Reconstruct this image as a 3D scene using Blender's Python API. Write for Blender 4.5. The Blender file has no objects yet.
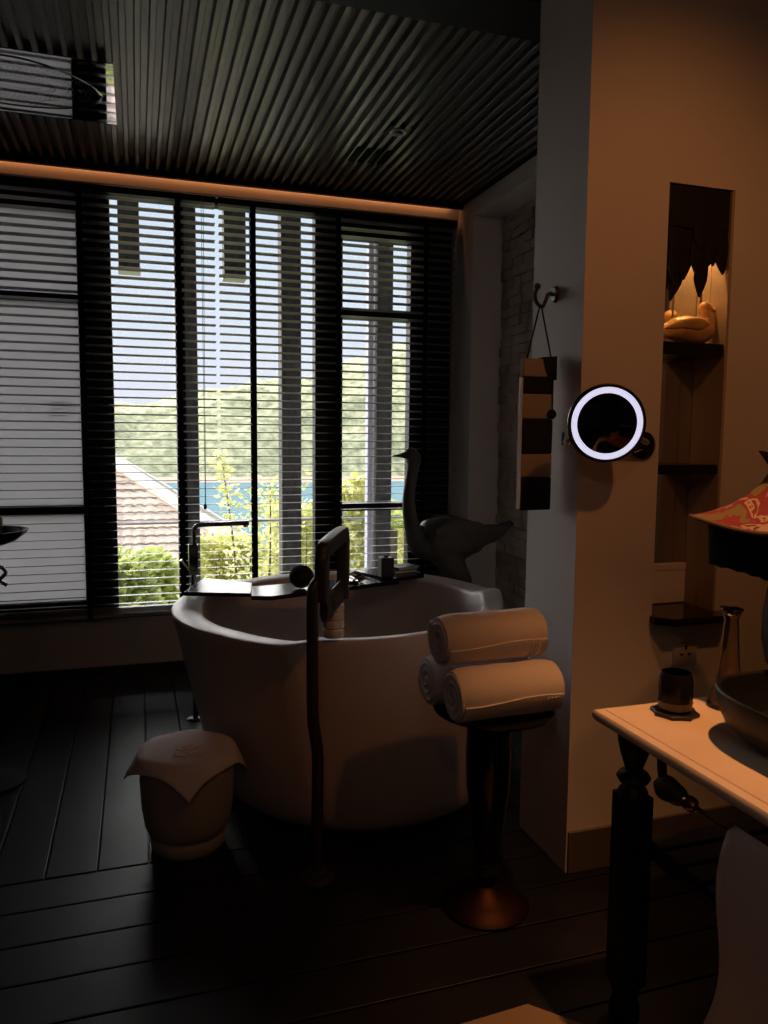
import bpy, bmesh, math, random
from mathutils import Vector, Matrix
random.seed(7)
PI = math.pi
C = bpy.context.scene.collection
sc = bpy.context.scene

# ------------------------------------------------------------------ camera
cam_d = bpy.data.cameras.new('camera')
cam = bpy.data.objects.new('camera', cam_d)
C.objects.link(cam)
Rm = Matrix(((0.9521, 0.0213, -0.3051), (-0.3055, 0.0933, -0.9476), (0.0083, 0.9954, 0.0953)))
cam.matrix_world = Matrix.Translation((0, 0, 1.5)) @ Rm.to_4x4()
cam_d.sensor_fit = 'VERTICAL'
cam_d.sensor_height = 36.0
cam_d.lens = 766 / 1024 * 36.0
cam_d.clip_start = 0.02
cam_d.clip_end = 6000
sc.camera = cam

# ------------------------------------------------------------------ colour management
vs = sc.view_settings
vs.view_transform = 'Standard'
vs.look = 'None'
vs.exposure = 0.0
vs.gamma = 1.0
vs.use_curve_mapping = False

# ------------------------------------------------------------------ sky
w = bpy.data.worlds.new('sky')
sc.world = w
w.use_nodes = True
nt = w.node_tree
nt.nodes.clear()
wo = nt.nodes.new('ShaderNodeOutputWorld')
bg = nt.nodes.new('ShaderNodeBackground')
tc = nt.nodes.new('ShaderNodeTexCoord')
sx = nt.nodes.new('ShaderNodeSeparateXYZ')
rp = nt.nodes.new('ShaderNodeValToRGB')
nt.links.new(tc.outputs['Generated'], sx.inputs[0])
nt.links.new(sx.outputs['Z'], rp.inputs[0])
nt.links.new(rp.outputs[0], bg.inputs[0])
nt.links.new(bg.outputs[0], wo.inputs[0])
cr = rp.color_ramp
cr.elements[0].position = 0.0
cr.elements[0].color = (0.80, 0.80, 0.93, 1)
cr.elements[1].position = 0.9
cr.elements[1].color = (0.30, 0.45, 0.70, 1)
e = cr.elements.new(0.12); e.color = (0.72, 0.78, 0.90, 1)
e = cr.elements.new(0.38); e.color = (0.56, 0.70, 0.86, 1)
bg.inputs[1].default_value = 1.2

sun_d = bpy.data.lights.new('sun', 'SUN')
sun_d.energy = 4.0
sun_d.angle = math.radians(0.6)
sun_d.color = (1.0, 0.93, 0.8)
sun = bpy.data.objects.new('sun', sun_d)
C.objects.link(sun)
sun.rotation_euler = Vector((0.80, 0.30, -0.95)).to_track_quat('-Z', 'Y').to_euler()

# added wide fill sun, brightens the interior from the window side
glow_d = bpy.data.lights.new('window_fill_sun', 'SUN')
glow_d.energy = 18.0
glow_d.angle = math.radians(115)
glow_d.color = (1.0, 0.94, 0.90)
glow = bpy.data.objects.new('window_fill_sun', glow_d)
C.objects.link(glow)
glow.rotation_euler = Vector((0.60, -1.0, -0.30)).to_track_quat('-Z', 'Y').to_euler()

def area(name, loc, aim, sx_, sy_, power, col, portal=False, spread=PI):
    d = bpy.data.lights.new(name, 'AREA')
    d.shape = 'RECTANGLE'
    d.size = sx_; d.size_y = sy_; d.energy = power; d.color = col
    d.spread = spread
    if portal:
        d.cycles.is_portal = True
    o = bpy.data.objects.new(name, d)
    C.objects.link(o)
    o.location = loc
    o.rotation_euler = (Vector(aim) - Vector(loc)).to_track_quat('-Z', 'Y').to_euler()
    return o

area('window_portal', (0.9, 5.25, 1.7), (0.9, 0, 1.7), 2.6, 2.9, 1, (1, 1, 1), True)

def spot(name, loc, aim, power, ang, blend, col, rad=0.03):
    d = bpy.data.lights.new(name, 'SPOT')
    d.energy = power; d.spot_size = math.radians(ang); d.spot_blend = blend
    d.color = col; d.shadow_soft_size = rad
    o = bpy.data.objects.new(name, d)
    C.objects.link(o)
    o.location = loc
    o.rotation_euler = (Vector(aim) - Vector(loc)).to_track_quat('-Z', 'Y').to_euler()
    return o

WARM = (1.0, 0.40, 0.13)
spot('vanity_downlight_beam', (1.42, 1.30, 3.20), (1.44, 1.36, 0), 175, 46, 0.9, WARM, 0.035)
spot('wall_spotlight_beam', (1.44, 0.60, 3.16), (1.74, 2.2, 1.6), 25, 76, 0.9, (1.0, 0.36, 0.10), 0.05)
rl = bpy.data.lights.new('room_fill_light', 'POINT'); rl.energy = 7.5; rl.color = (1.0, 0.66, 0.48); rl.shadow_soft_size = 0.12  # added fill, lifts the tub and bin from behind the camera
rlo = bpy.data.objects.new('room_fill_light', rl); C.objects.link(rlo); rlo.location = (-0.53, -1.2, 3.12)
# warm LED strip tucked in the shadow gap between the ceiling and the window head
area('cove_strip_light', (0.2, 4.955, 3.085), (0.2, 5.2, 2.90), 3.7, 0.012, 1.5, (1.0, 0.42, 0.16))

# ------------------------------------------------------------------ materials
MATS = {}
def mat(name, col, rough=0.6, metal=0.0, spec=0.5, bump=None, vary=None, coat=0.0, sheen=0.0):
    if name in MATS:
        return MATS[name]
    m = bpy.data.materials.new(name)
    m.use_nodes = True
    n = m.node_tree.nodes; l = m.node_tree.links
    b = n['Principled BSDF']
    b.inputs['Base Color'].default_value = (*col, 1)
    b.inputs['Roughness'].default_value = rough
    b.inputs['Metallic'].default_value = metal
    b.inputs['Specular IOR Level'].default_value = spec
    b.inputs['Coat Weight'].default_value = coat
    b.inputs['Sheen Weight'].default_value = sheen
    co = n.new('ShaderNodeTexCoord')
    if vary:
        sc_, amt = vary[0], vary[1]
        t = n.new('ShaderNodeTexNoise'); t.inputs['Scale'].default_value = sc_; t.inputs['Detail'].default_value = 5
        mp = n.new('ShaderNodeMapping')
        if len(vary) > 2:
            mp.inputs['Scale'].default_value = vary[2]
        l.new(co.outputs['Object'], mp.inputs[0]); l.new(mp.outputs[0], t.inputs['Vector'])
        r = n.new('ShaderNodeValToRGB')
        r.color_ramp.elements[0].position = 0.3; r.color_ramp.elements[1].position = 0.7
        r.color_ramp.elements[0].color = (*[c * (1 - amt) for c in col], 1)
        r.color_ramp.elements[1].color = (*[min(1, c * (1 + amt)) for c in col], 1)
        l.new(t.outputs['Fac'], r.inputs[0]); l.new(r.outputs[0], b.inputs['Base Color'])
    if bump:
        t = n.new('ShaderNodeTexNoise'); t.inputs['Scale'].default_value = bump[0]; t.inputs['Detail'].default_value = 4
        bp = n.new('ShaderNodeBump'); bp.inputs['Strength'].default_value = bump[1]; bp.inputs['Distance'].default_value = bump[2]
        l.new(co.outputs['Object'], t.inputs['Vector']); l.new(t.outputs['Fac'], bp.inputs['Height'])
        l.new(bp.outputs[0], b.inputs['Normal'])
    MATS[name] = m
    return m

def emit(name, col, strength):
    m = mat(name, (0.8, 0.8, 0.8), 0.5)
    b = m.node_tree.nodes['Principled BSDF']
    b.inputs['Emission Color'].default_value = (*col, 1)
    b.inputs['Emission Strength'].default_value = strength
    return m

def glass_pane(name):
    m = bpy.data.materials.new(name); m.use_nodes = True
    n = m.node_tree.nodes; l = m.node_tree.links
    n.remove(n['Principled BSDF'])
    out = n['Material Output']
    t = n.new('ShaderNodeBsdfTransparent'); t.inputs[0].default_value = (0.97, 0.98, 0.98, 1)
    g = n.new('ShaderNodeBsdfGlossy'); g.inputs['Roughness'].default_value = 0.02
    f = n.new('ShaderNodeFresnel'); f.inputs[0].default_value = 1.45
    mx = n.new('ShaderNodeMixShader')
    l.new(f.outputs[0], mx.inputs[0]); l.new(t.outputs[0], mx.inputs[1]); l.new(g.outputs[0], mx.inputs[2])
    l.new(mx.outputs[0], out.inputs[0])
    MATS[name] = m
    return m

def clear_glass(name, tint):
    m = bpy.data.materials.new(name); m.use_nodes = True
    n = m.node_tree.nodes; l = m.node_tree.links
    n.remove(n['Principled BSDF'])
    g = n.new('ShaderNodeBsdfGlass'); g.inputs[0].default_value = (*tint, 1); g.inputs['IOR'].default_value = 1.45
    g.inputs['Roughness'].default_value = 0.0
    l.new(g.outputs[0], n['Material Output'].inputs[0])
    return m

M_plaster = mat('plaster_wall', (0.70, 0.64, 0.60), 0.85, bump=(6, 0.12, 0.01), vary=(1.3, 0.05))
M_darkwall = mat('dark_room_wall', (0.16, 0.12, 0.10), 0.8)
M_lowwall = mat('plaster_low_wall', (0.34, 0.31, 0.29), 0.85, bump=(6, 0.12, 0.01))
M_floor = mat('black_stained_planks', (0.008, 0.0085, 0.012), 0.42, bump=(2.2, 0.25, 0.02), vary=(3, 0.5, (1, 1, 1)), spec=0.38)
M_batten = mat('dark_ceiling_battens', (0.125, 0.105, 0.098), 0.30, vary=(4, 0.25, (6, 0.6, 6)), spec=0.6)
M_black = mat('black_lacquer_wood', (0.010, 0.0095, 0.0095), 0.5, vary=(5, 0.2))
M_gloss = mat('gloss_black_lacquer', (0.008, 0.008, 0.009), 0.12)
M_frame = mat('black_window_timber', (0.0075, 0.0075, 0.008), 0.55, spec=0.25)
M_slat = mat('blind_slat_wood', (0.22, 0.20, 0.19), 0.45, vary=(9, 0.12, (0.3, 4, 4)), spec=0.6)
M_tape = mat('blind_tape', (0.008, 0.008, 0.008), 0.9, spec=0.1)
M_head = mat('painted_head_trim', (0.62, 0.50, 0.42), 0.7)
M_stone = mat('stacked_stone_tile', (0.47, 0.38, 0.31), 0.85, bump=(40, 0.4, 0.006), vary=(5, 0.18))
M_mortar = mat('stone_joint', (0.25, 0.21, 0.18), 0.95)
M_tub = mat('cast_stone_tub', (0.52, 0.44, 0.40), 0.38, bump=(14, 0.08, 0.004), vary=(3, 0.05), spec=0.5)
M_bronze = mat('dark_bronze', (0.10, 0.085, 0.070), 0.42, 0.7)
M_tray = mat('tray_lacquer', (0.012, 0.012, 0.013), 0.2, spec=0.15)
M_bronzew = mat('antique_copper_base', (0.028, 0.011, 0.006), 0.5, 0.9, vary=(6, 0.3))
M_chrome = mat('chrome', (0.75, 0.75, 0.76), 0.08, 1.0)
mat('dark_chrome', (0.22, 0.22, 0.23), 0.15, 1.0)
M_mirror = mat('silvered_mirror', (0.80, 0.82, 0.80), 0.01, 1.0)
M_steel = mat('polished_steel_panel', (0.62, 0.62, 0.63), 0.03, 1.0)
M_brass = mat('aged_brass', (0.42, 0.25, 0.10), 0.3, 1.0, vary=(20, 0.3))
M_towel = mat('white_towelling', (0.72, 0.64, 0.62), 0.95, bump=(260, 0.5, 0.003), sheen=0.3)
M_linen = mat('white_linen_cloth', (0.86, 0.79, 0.80), 0.9, bump=(180, 0.2, 0.002))
M_ceram = mat('ivory_ceramic', (0.46, 0.41, 0.35), 0.45)
M_bird = mat('weathered_bronze_bird', (0.075, 0.068, 0.062), 0.5, 0.25, bump=(30, 0.3, 0.006), vary=(7, 0.25))
M_bagL = mat('bag_tan_cloth', (0.34, 0.27, 0.215), 0.9, bump=(200, 0.3, 0.002))
M_bagD = mat('bag_black_cloth', (0.008, 0.008, 0.010), 0.9)
M_bagW = mat('bag_lit_side', (0.78, 0.75, 0.72), 0.8)  # pale tone paints the window light on the bag's side
M_duck = mat('carved_fruitwood', (0.62, 0.36, 0.13), 0.3, vary=(14, 0.3, (1, 1, 3)), coat=0.4)
M_count = mat('vanity_stone_top', (0.76, 0.62, 0.48), 0.35, vary=(3, 0.12))
M_niche = mat('niche_side_panel', (0.42, 0.30, 0.20), 0.7)
M_plate = mat('socket_plate_plastic', (0.62, 0.54, 0.48), 0.4)
M_white = mat('white_glazed_ceramic', (0.75, 0.73, 0.72), 0.35)
M_outcol = mat('weathered_outdoor_timber', (0.042, 0.040, 0.041), 0.8, vary=(25, 0.6, (1, 1, 0.4)))
M_outpale = mat('pale_render', (0.42, 0.42, 0.50), 0.8)
M_outwall = mat('eaves_render', (0.46, 0.47, 0.49), 0.9, vary=(0.6, 0.08))
M_glass = glass_pane('window_glass')
def frosted(name, tint, body):
    m = bpy.data.materials.new(name); m.use_nodes = True
    n = m.node_tree.nodes; l = m.node_tree.links
    n.remove(n['Principled BSDF'])
    t = n.new('ShaderNodeBsdfTranslucent'); t.inputs[0].default_value = (*tint, 1)
    d = n.new('ShaderNodeBsdfDiffuse'); d.inputs[0].default_value = (*body, 1)
    a = n.new('ShaderNodeAddShader')
    l.new(t.outputs[0], a.inputs[0]); l.new(d.outputs[0], a.inputs[1]); l.new(a.outputs[0], n['Material Output'].inputs[0])
    return m
M_frost = frosted('frosted_grey_film', (0.24, 0.24, 0.25), (0.2, 0.2, 0.2))
M_clear = clear_glass('bottle_glass', (0.95, 0.90, 0.84))
M_ring = emit('mirror_light_ring', (0.74, 0.76, 1.0), 0.85)

# ------------------------------------------------------------------ mesh helpers
def nb():
    return bmesh.new()

def bx(bm, x0, x1, y0, y1, z0, z1, M=None):
    vs_ = [bm.verts.new(v) for v in ((x0, y0, z0), (x1, y0, z0), (x1, y1, z0), (x0, y1, z0), (x0, y0, z1), (x1, y0, z1), (x1, y1, z1), (x0, y1, z1))]
    if M is not None:
        for v in vs_: v.co = M @ v.co
    for f in ((3, 2, 1, 0), (4, 5, 6, 7), (0, 1, 5, 4), (1, 2, 6, 5), (2, 3, 7, 6), (3, 0, 4, 7)):
        bm.faces.new([vs_[i] for i in f])
    return vs_

def rings(bm, R, cap0=True, cap1=True, closed=True):
    """skin a list of rings of points"""
    vr = [[bm.verts.new(p) for p in r] for r in R]
    n = len(vr[0])
    for a, b in zip(vr[:-1], vr[1:]):
        for i in range(n if closed else n - 1):
            j = (i + 1) % n
            try: bm.faces.new((a[i], a[j], b[j], b[i]))
            except ValueError: pass
    if cap0: bm.faces.new(vr[0][::-1])
    if cap1: bm.faces.new(vr[-1])
    return vr

def lathe(bm, prof, c=(0, 0, 0), n=32, sx=1, sy=1, cap0=True, cap1=True):
    R = [[(c[0] + r * sx * math.cos(2 * PI * i / n), c[1] + r * sy * math.sin(2 * PI * i / n), c[2] + z) for i in range(n)] for r, z in prof]
    rings(bm, R, cap0, cap1)

def smoothpath(pts, k=6):
    P = [Vector(p) for p in pts]
    out = []
    for i in range(len(P) - 1):
        p0 = P[max(i - 1, 0)]; p1 = P[i]; p2 = P[i + 1]; p3 = P[min(i + 2, len(P) - 1)]
        for j in range(k):
            t = j / k
            out.append(0.5 * ((2 * p1) + (-p0 + p2) * t + (2 * p0 - 5 * p1 + 4 * p2 - p3) * t * t + (-p0 + 3 * p1 - 3 * p2 + p3) * t ** 3))
    out.append(P[-1])
    return out

def tube(bm, pts, r, n=12, up=None, flat=1.0, sq=False):
    """tube along pts; r number or list of (ru, rv) / numbers; up fixes the frame"""
    P = [Vector(p) for p in pts]
    R = []
    prev = None
    for i, p in enumerate(P):
        if i == 0: t = P[1] - P[0]
        elif i == len(P) - 1: t = P[-1] - P[-2]
        else: t = P[i + 1] - P[i - 1]
        t.normalize()
        if up is not None:
            u = Vector(up) - t * t.dot(Vector(up))
        elif prev is None:
            u = Vector((0, 0, 1)) if abs(t.z) < 0.9 else Vector((1, 0, 0))
            u = u - t * t.dot(u)
        else:
            u = prev - t * t.dot(prev)
        u.normalize(); prev = u
        v = t.cross(u)
        rr = r[i] if isinstance(r, list) else r
        if not isinstance(rr, (list, tuple)): rr = (rr, rr * flat)
        ring = []
        for k in range(n):
            a = 2 * PI * k / n
            cu, cv = math.cos(a), math.sin(a)
            if sq:
                s = (abs(cu) ** 5 + abs(cv) ** 5) ** (-1 / 5); cu *= s; cv *= s
            ring.append(p + u * (cu * rr[0]) + v * (cv * rr[1]))
        R.append(ring)
    rings(bm, R)

def interp(vals, k=6):
    out = []
    for a, b in zip(vals[:-1], vals[1:]):
        for j in range(k):
            t = j / k; t = t * t * (3 - 2 * t)
            out.append(tuple(x + (y - x) * t for x, y in zip(a, b)))
    out.append(tuple(vals[-1]))
    return out

def ball(bm, c, r, n=16, m=10):
    if not isinstance(r, (tuple, list)): r = (r, r, r)
    R = []
    for i in range(m + 1):
        a = -PI / 2 + PI * (i / m) * 0.998 + 0.001
        R.append([(c[0] + r[0] * math.cos(a) * math.cos(2 * PI * k / n), c[1] + r[1] * math.cos(a) * math.sin(2 * PI * k / n), c[2] + r[2] * math.sin(a)) for k in range(n)])
    rings(bm, R)

def obj(name, bm, m, parent=None, bevel=0, smooth=True, loc=None):
    bmesh.ops.recalc_face_normals(bm, faces=bm.faces)
    if smooth:
        for f in bm.faces: f.smooth = True
        for e_ in bm.edges:
            if len(e_.link_faces) == 2 and e_.calc_face_angle(0) > math.radians(38): e_.smooth = False
    me = bpy.data.meshes.new(name)
    if parent is not None:
        bmesh.ops.transform(bm, matrix=Matrix.Translation(-parent.location), verts=bm.verts)
        pl = getattr(parent, 'location', None)
    bm.to_mesh(me); bm.free()
    ms = m if isinstance(m, (list, tuple)) else [m]
    for x in ms: me.materials.append(x)
    o = bpy.data.objects.new(name, me)
    C.objects.link(o)
    if parent is not None: o.parent = parent
    if bevel:
        md = o.modifiers.new('bevel', 'BEVEL'); md.width = bevel; md.segments = 2; md.limit_method = 'ANGLE'; md.angle_limit = math.radians(40)
    return o

def sub(name, bm, m, part, **k):
    """a sub-part: geometry is given in world space, its part sits at its thing's origin"""
    top = part.parent
    bmesh.ops.transform(bm, matrix=Matrix.Translation(-top.location), verts=bm.verts)
    o = obj(name, bm, m, None, **k)
    o.parent = part
    return o

def tag(o, label, cat=None, group=None, kind=None):
    o['label'] = label
    if cat: o['category'] = cat
    if group: o['group'] = group
    if kind: o['kind'] = kind
    return o

def thing(name, label, cat, loc=(0, 0, 0), group=None):
    o = bpy.data.objects.new(name, None); C.objects.link(o)
    o.location = loc
    o.empty_display_size = 0.05
    return tag(o, label, cat, group)

def struct(name, bm, m, label, cat, **k):
    return tag(obj(name, bm, m, **k), label, cat, kind='structure')

# ================================================================== ROOM SHELL
YW = 5.03            # window wall inner plane
XR = 2.12            # right side wall of the bath bay
PX, PY0, PY1 = 1.388, 2.218, 2.555   # pier with the niche
ZC = 3.07            # batten underside

# floor: planks running to the window in the bath bay, cross planks nearer
bm = nb()
x = -2.2
while x < 2.35:
    bx(bm, x + 0.002, x + 0.166, 2.707, 5.03, -0.04, 0.0); x += 0.17
y = 2.70
while y > -2.6:
    bx(bm, -2.2, 2.45, y - 0.172, y - 0.003, -0.04, 0.0); y -= 0.176
bx(bm, -2.25, 2.5, -2.7, 5.08, -0.08, -0.043)
struct('floor', bm, M_floor, 'black stained floor of wide boards, running to the window then crosswise', 'floor', bevel=0.002, smooth=False)

# window wall below, above and around the openings
bm = nb()
bx(bm, -2.2, 2.12, YW, YW + 0.22, -0.12, 0.355)
bx(bm, -2.2, 2.4, YW, YW + 0.22, 3.05, 3.45)
bx(bm, 2.10, 2.4, YW, YW + 0.22, 0.0, 3.05)
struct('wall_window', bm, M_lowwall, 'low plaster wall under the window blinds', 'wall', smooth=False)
bm = nb()
bx(bm, -2.2, 2.12, YW - 0.018, YW, 0.0, 0.055)
struct('baseboard_window', bm, M_black, 'black skirting under the window wall', 'baseboard', smooth=False)

# pale head trim lit by the cove
bm = nb()
bx(bm, -2.2, 2.12, YW - 0.05, YW + 0.02, 2.985, 3.060)
struct('trim_1', bm, M_head, 'pale painted head trim glowing orange above the blinds', 'trim', bevel=0.004)

# right wall with the recess
RX0, RY0, RY1, RZ = XR, 3.05, 4.736, 2.955
bm = nb()
bx(bm, XR, XR + 0.32, PY1, RY0, 0, 3.45)
bx(bm, XR, XR + 0.32, RY1, YW, 0, 3.45)
bx(bm, XR, XR + 0.32, RY0, RY1, RZ, 3.45)
bx(bm, XR + 0.235, XR + 0.32, RY0, RY1, 0, RZ)
struct('wall_right', bm, M_plaster, 'pale plaster side wall of the bath bay around a stone recess', 'wall', smooth=False)
bm = nb()
z = 0.0; row = 0
while z < RZ - 0.02:
    yy = RY0 - random.uniform(0, 0.12)
    h = 0.062
    while yy < RY1:
        L = random.uniform(0.08, 0.13)
        a, b = max(yy, RY0), min(yy + L, RY1)
        if b - a > 0.02:
            d = random.uniform(0.012, 0.034)
            bx(bm, XR + 0.235 - d, XR + 0.234, a + 0.002, b - 0.002, z + 0.002, min(z + h, RZ) - 0.002)
        yy += L
    z += h
struct('wall_recess', bm, M_stone, 'pale stacked stone cladding inside the recess', 'wall', bevel=0.003, smooth=False)

# pier wall carrying the niche
NX0, NX1, NZ0, NZ1, ND = 1.700, 1.968, 0.865, 2.355, 0.165
bm = nb()
bx(bm, PX, NX0, PY0, PY1, 0, 3.45)
bx(bm, NX1, 2.45, PY0, PY1, 0, 3.45)
bx(bm, NX0, NX1, PY0, PY1, 0, NZ0)
bx(bm, NX0, NX1, PY0, PY1, NZ1, 3.45)
bx(bm, NX0, NX1, PY0 + ND, PY1, NZ0, NZ1)
bmesh.ops.remove_doubles(bm, verts=bm.verts, dist=1e-5)
struct('wall_pier', bm, M_plaster, 'plaster pier wall with the hook, the lit mirror and a shelf niche', 'wall', smooth=False)
bm = nb()
bx(bm, PX + 0.004, 2.45, PY0 - 0.012, PY0, 0, 0.15)
struct('shadow_gap_pier', bm, mat('shadow_gap_brown', (0.11, 0.085, 0.07), 0.6), 'low dark strip standing for the shadow gap along the pier wall', 'baseboard', bevel=0.003)  # dark strip stands for the shadow gap at the wall foot

# rest of the room, behind the camera and to the left
bm = nb(); bx(bm, -2.4, -2.2, -2.7, 5.25, 0, 3.45)
struct('wall_left', bm, M_darkwall, 'dark left wall of the bathroom', 'wall', smooth=False)
bm = nb(); bx(bm, -2.4, 2.7, -2.9, -2.7, 0, 3.45)
struct('wall_back', bm, M_darkwall, 'dark back wall of the bathroom', 'wall', smooth=False)
bm = nb(); bx(bm, 2.45, 2.65, -2.7, PY1, 0, 3.45)
struct('wall_vanity', bm, mat('grey_green_wall', (0.30, 0.31, 0.27), 0.8), 'dark wall on the vanity side', 'wall', smooth=False)

# batten ceiling over the bath bay, with the shower opening
SX0, SX1, SY0, SY1 = -0.86, -0.062, 3.60, 4.265
bm = nb()
def batten(x, y0, y1):
    w0, w1, h = 0.0130, 0.0150, 0.030
    prof = [(-w1, ZC + h), (-w1 + .002, ZC + .006), (-w0 + .003, ZC), (w0 - .003, ZC), (w1 - .002, ZC + .006), (w1, ZC + h)]
    rings(bm, [[(x + px, y0, pz) for px, pz in prof], [(x + px, y1, pz) for px, pz in prof]])
x = -2.18
bat_y0 = 2.80
while x < 2.10:
    if SX0 - 0.015 < x < SX1 + 0.015:
        batten(x, bat_y0, SY0); batten(x, SY1, 4.93)
    else:
        batten(x, bat_y0, 4.93)
    x += 0.0568
bx(bm, -2.2, SX0, bat_y0 - 0.02, 4.95, ZC + 0.03, ZC + 0.05)
bx(bm, SX1, XR, bat_y0 - 0.02, 4.95, ZC + 0.03, ZC + 0.05)
bx(bm, SX0, SX1, bat_y0 - 0.02, 4.95, ZC + 0.03, ZC + 0.05)
struct('ceiling', bm, M_batten, 'dark ceiling of narrow parallel battens over the bath', 'ceiling', smooth=False)
bm = nb()
bx(bm, -2.2, XR, 4.90, 4.935, ZC - 0.03, ZC + 0.05)
bx(bm, XR - 0.035, XR, 2.72, 4.935, ZC - 0.012, ZC + 0.05)
bx(bm, -2.2, XR + 0.02, 2.56, 2.80, ZC - 0.035, 3.45)
struct('trim_2', bm, M_frame, 'black border beams framing the batten ceiling', 'trim', smooth=False)
bm = nb()
bx(bm, -2.25, 2.7, -2.75, 2.60, 3.35, 3.5)
bx(bm, -2.25, 2.5, 2.55, 5.25, 3.25, 3.5)
struct('ceiling_room', bm, M_darkwall, 'plain dark ceiling behind the black beam', 'ceiling', smooth=False)

# ================================================================== WINDOWS
GY = YW + 0.06
def frame_boxes(bm, lst, y0=YW + 0.01, y1=YW + 0.10):
    for (a, b, c, d) in lst: bx(bm, a, b, y0, y1, c, d)

def window(name, label, glass, rails, edges, gm=None):
    t = thing(name, label, 'window', ((edges[0] + edges[1]) / 2, YW + 0.05, edges[2]))
    t['kind'] = 'structure'
    x0, x1, z0, z1 = edges
    gx0, gx1, gz0, gz1 = glass
    bm = nb()
    frame_boxes(bm, [(x0, gx0, z0, z1), (gx1, x1, z0, z1), (gx0, gx1, z0, gz0), (gx0, gx1, gz1, z1)])
    for (a, b) in rails: frame_boxes(bm, [(gx0, gx1, a, b)])
    obj('window_frame', bm, M_frame, t, bevel=0.003)
    bm = nb(); bx(bm, gx0 - .005, gx1 + .005, GY, GY + 0.006, gz0 - .005, gz1 + .005)
    obj('pane', bm, gm or M_glass, t, smooth=False)
    return t

w1 = window('window_1', 'left window with grey frosted glass, two black cross rails', (-1.55, -0.322, 0.475, 2.83),
            [(2.300, 2.345), (1.022, 1.075)], (-2.2, -0.225, 0.355, 3.0), M_frost)
w2 = window('window_2', 'wide middle window looking out on the roof and the lake', (-0.130, 1.135, 0.41, 2.945), [], (-0.225, 1.215, 0.355, 3.0))
bm = nb(); frame_boxes(bm, [(0.243, 0.300, 0.41, 2.945)], YW - 0.005, YW + 0.1)
obj('mullion', bm, M_frame, w2)
w3 = window('window_3', 'narrow right window with two cross rails', (1.322, 1.800, 0.45, 2.82),
            [(2.300, 2.36), (1.005, 1.055)], (1.215, 2.10, 0.355, 3.0))
# small printed notice etched on the left pane
bm = nb()
for k, (a, b, z_) in enumerate([(-0.50, -0.40, 1.70), (-0.53, -0.37, 1.68), (-0.50, -0.41, 1.66), (-0.54, -0.38, 1.64), (-0.51, -0.40, 1.62)]):
    bx(bm, a, b, GY - 0.003, GY - 0.001, z_, z_ + 0.006)
for cx_ in (-0.62, -0.32 - 0.03):
    for a in range(12):
        a0 = 2 * PI * a / 12
        bx(bm, -.006, .006, GY - 0.003, GY - 0.001, -.002, .002, Matrix.Translation((cx_ + .03 * math.cos(a0), 0, 1.66 + .02 * math.sin(a0))))
tag(obj('etched_notice', bm, mat('etched_white', (0.55, 0.55, 0.56), 0.7), w1), 'faint pale etched notice')

# ------------------------------------------------------------------ venetian blinds
BY = 4.955
def blind(name, label, x0, x1, tapes, zbot, cords, n_extra=0):
    t = thing(name, label, 'blind', ((x0 + x1) / 2, BY, 2.98), 'timber venetian blinds')
    bm = nb(); bx(bm, x0, x1, BY - 0.03, BY + 0.03, 2.925, 2.962)
    obj('headrail', bm, M_frame, t, bevel=0.003)
    bm = nb()
    z = 2.905
    tilt = math.radians(-7)
    zs = []
    while z > zbot + 0.05:
        zs.append((z, tilt + random.uniform(-0.012, 0.012))); z -= 0.0508
    for k in range(4): zs.append((zbot + 0.03 + 0.009 * k, 0.0))
    for z, a in zs:
        R = []
        for xx in (x0 + 0.004, x1 - 0.004):
            ring = []
            for (dy, dz) in ((-0.030, -0.001), (-0.02, 0.0015), (0, 0.003), (0.02, 0.0015), (0.030, -0.001), (0.02, -0.0012), (0, 0.0003), (-0.02, -0.0012)):
                ring.append((xx, BY + dy * math.cos(a) - dz * math.sin(a), z - dy * math.sin(a) * -1 + dz))
            R.append(ring)
        rings(bm, R)
    tag(obj('slats', bm, M_slat, t, smooth=False), 'thin brown slats')
    bm = nb(); bx(bm, x0, x1, BY - 0.028, BY + 0.028, zbot, zbot + 0.024)
    obj('bottom_rail', bm, M_slat, t, bevel=0.004)
    for xt in tapes:
        bm = nb(); bx(bm, xt - 0.0155, xt + 0.0155, BY - 0.036, BY - 0.0345, zbot, 2.93)
        bx(bm, xt - 0.0155, xt + 0.0155, BY + 0.0345, BY + 0.036, zbot, 2.93)
        obj('ladder_tape', bm, M_tape, t, smooth=False)
    for xc, zc in cords:
        bm = nb()
        tube(bm, [(xc, BY - 0.045, 2.95), (xc, BY - 0.045, zc)], 0.0016, 6)
        tube(bm, [(xc + 0.012, BY - 0.045, 2.95), (xc + 0.003, BY - 0.045, zc)], 0.0016, 6)
        c_ = obj('pull_cord', bm, M_slat, t)
        bm = nb(); lathe(bm, [(0.002, 0.0), (0.008, -0.006), (0.011, -0.022), (0.009, -0.034), (0.002, -0.038)], (xc, BY - 0.045, zc + .01), 12)
        sub('cord_knob', bm, M_frame, c_)
    return t
blind('venetian_blind', 'left timber venetian blind, from the left edge to the cords', -2.1, 0.487, (-0.294, 0.262, -0.86, -1.5), 0.385, ((0.40, 1.075),))
blind('venetian_blind', 'right timber venetian blind, reaching the side wall', 0.503, 2.085, (0.715, 1.262, 1.865), 0.52, ())

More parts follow.
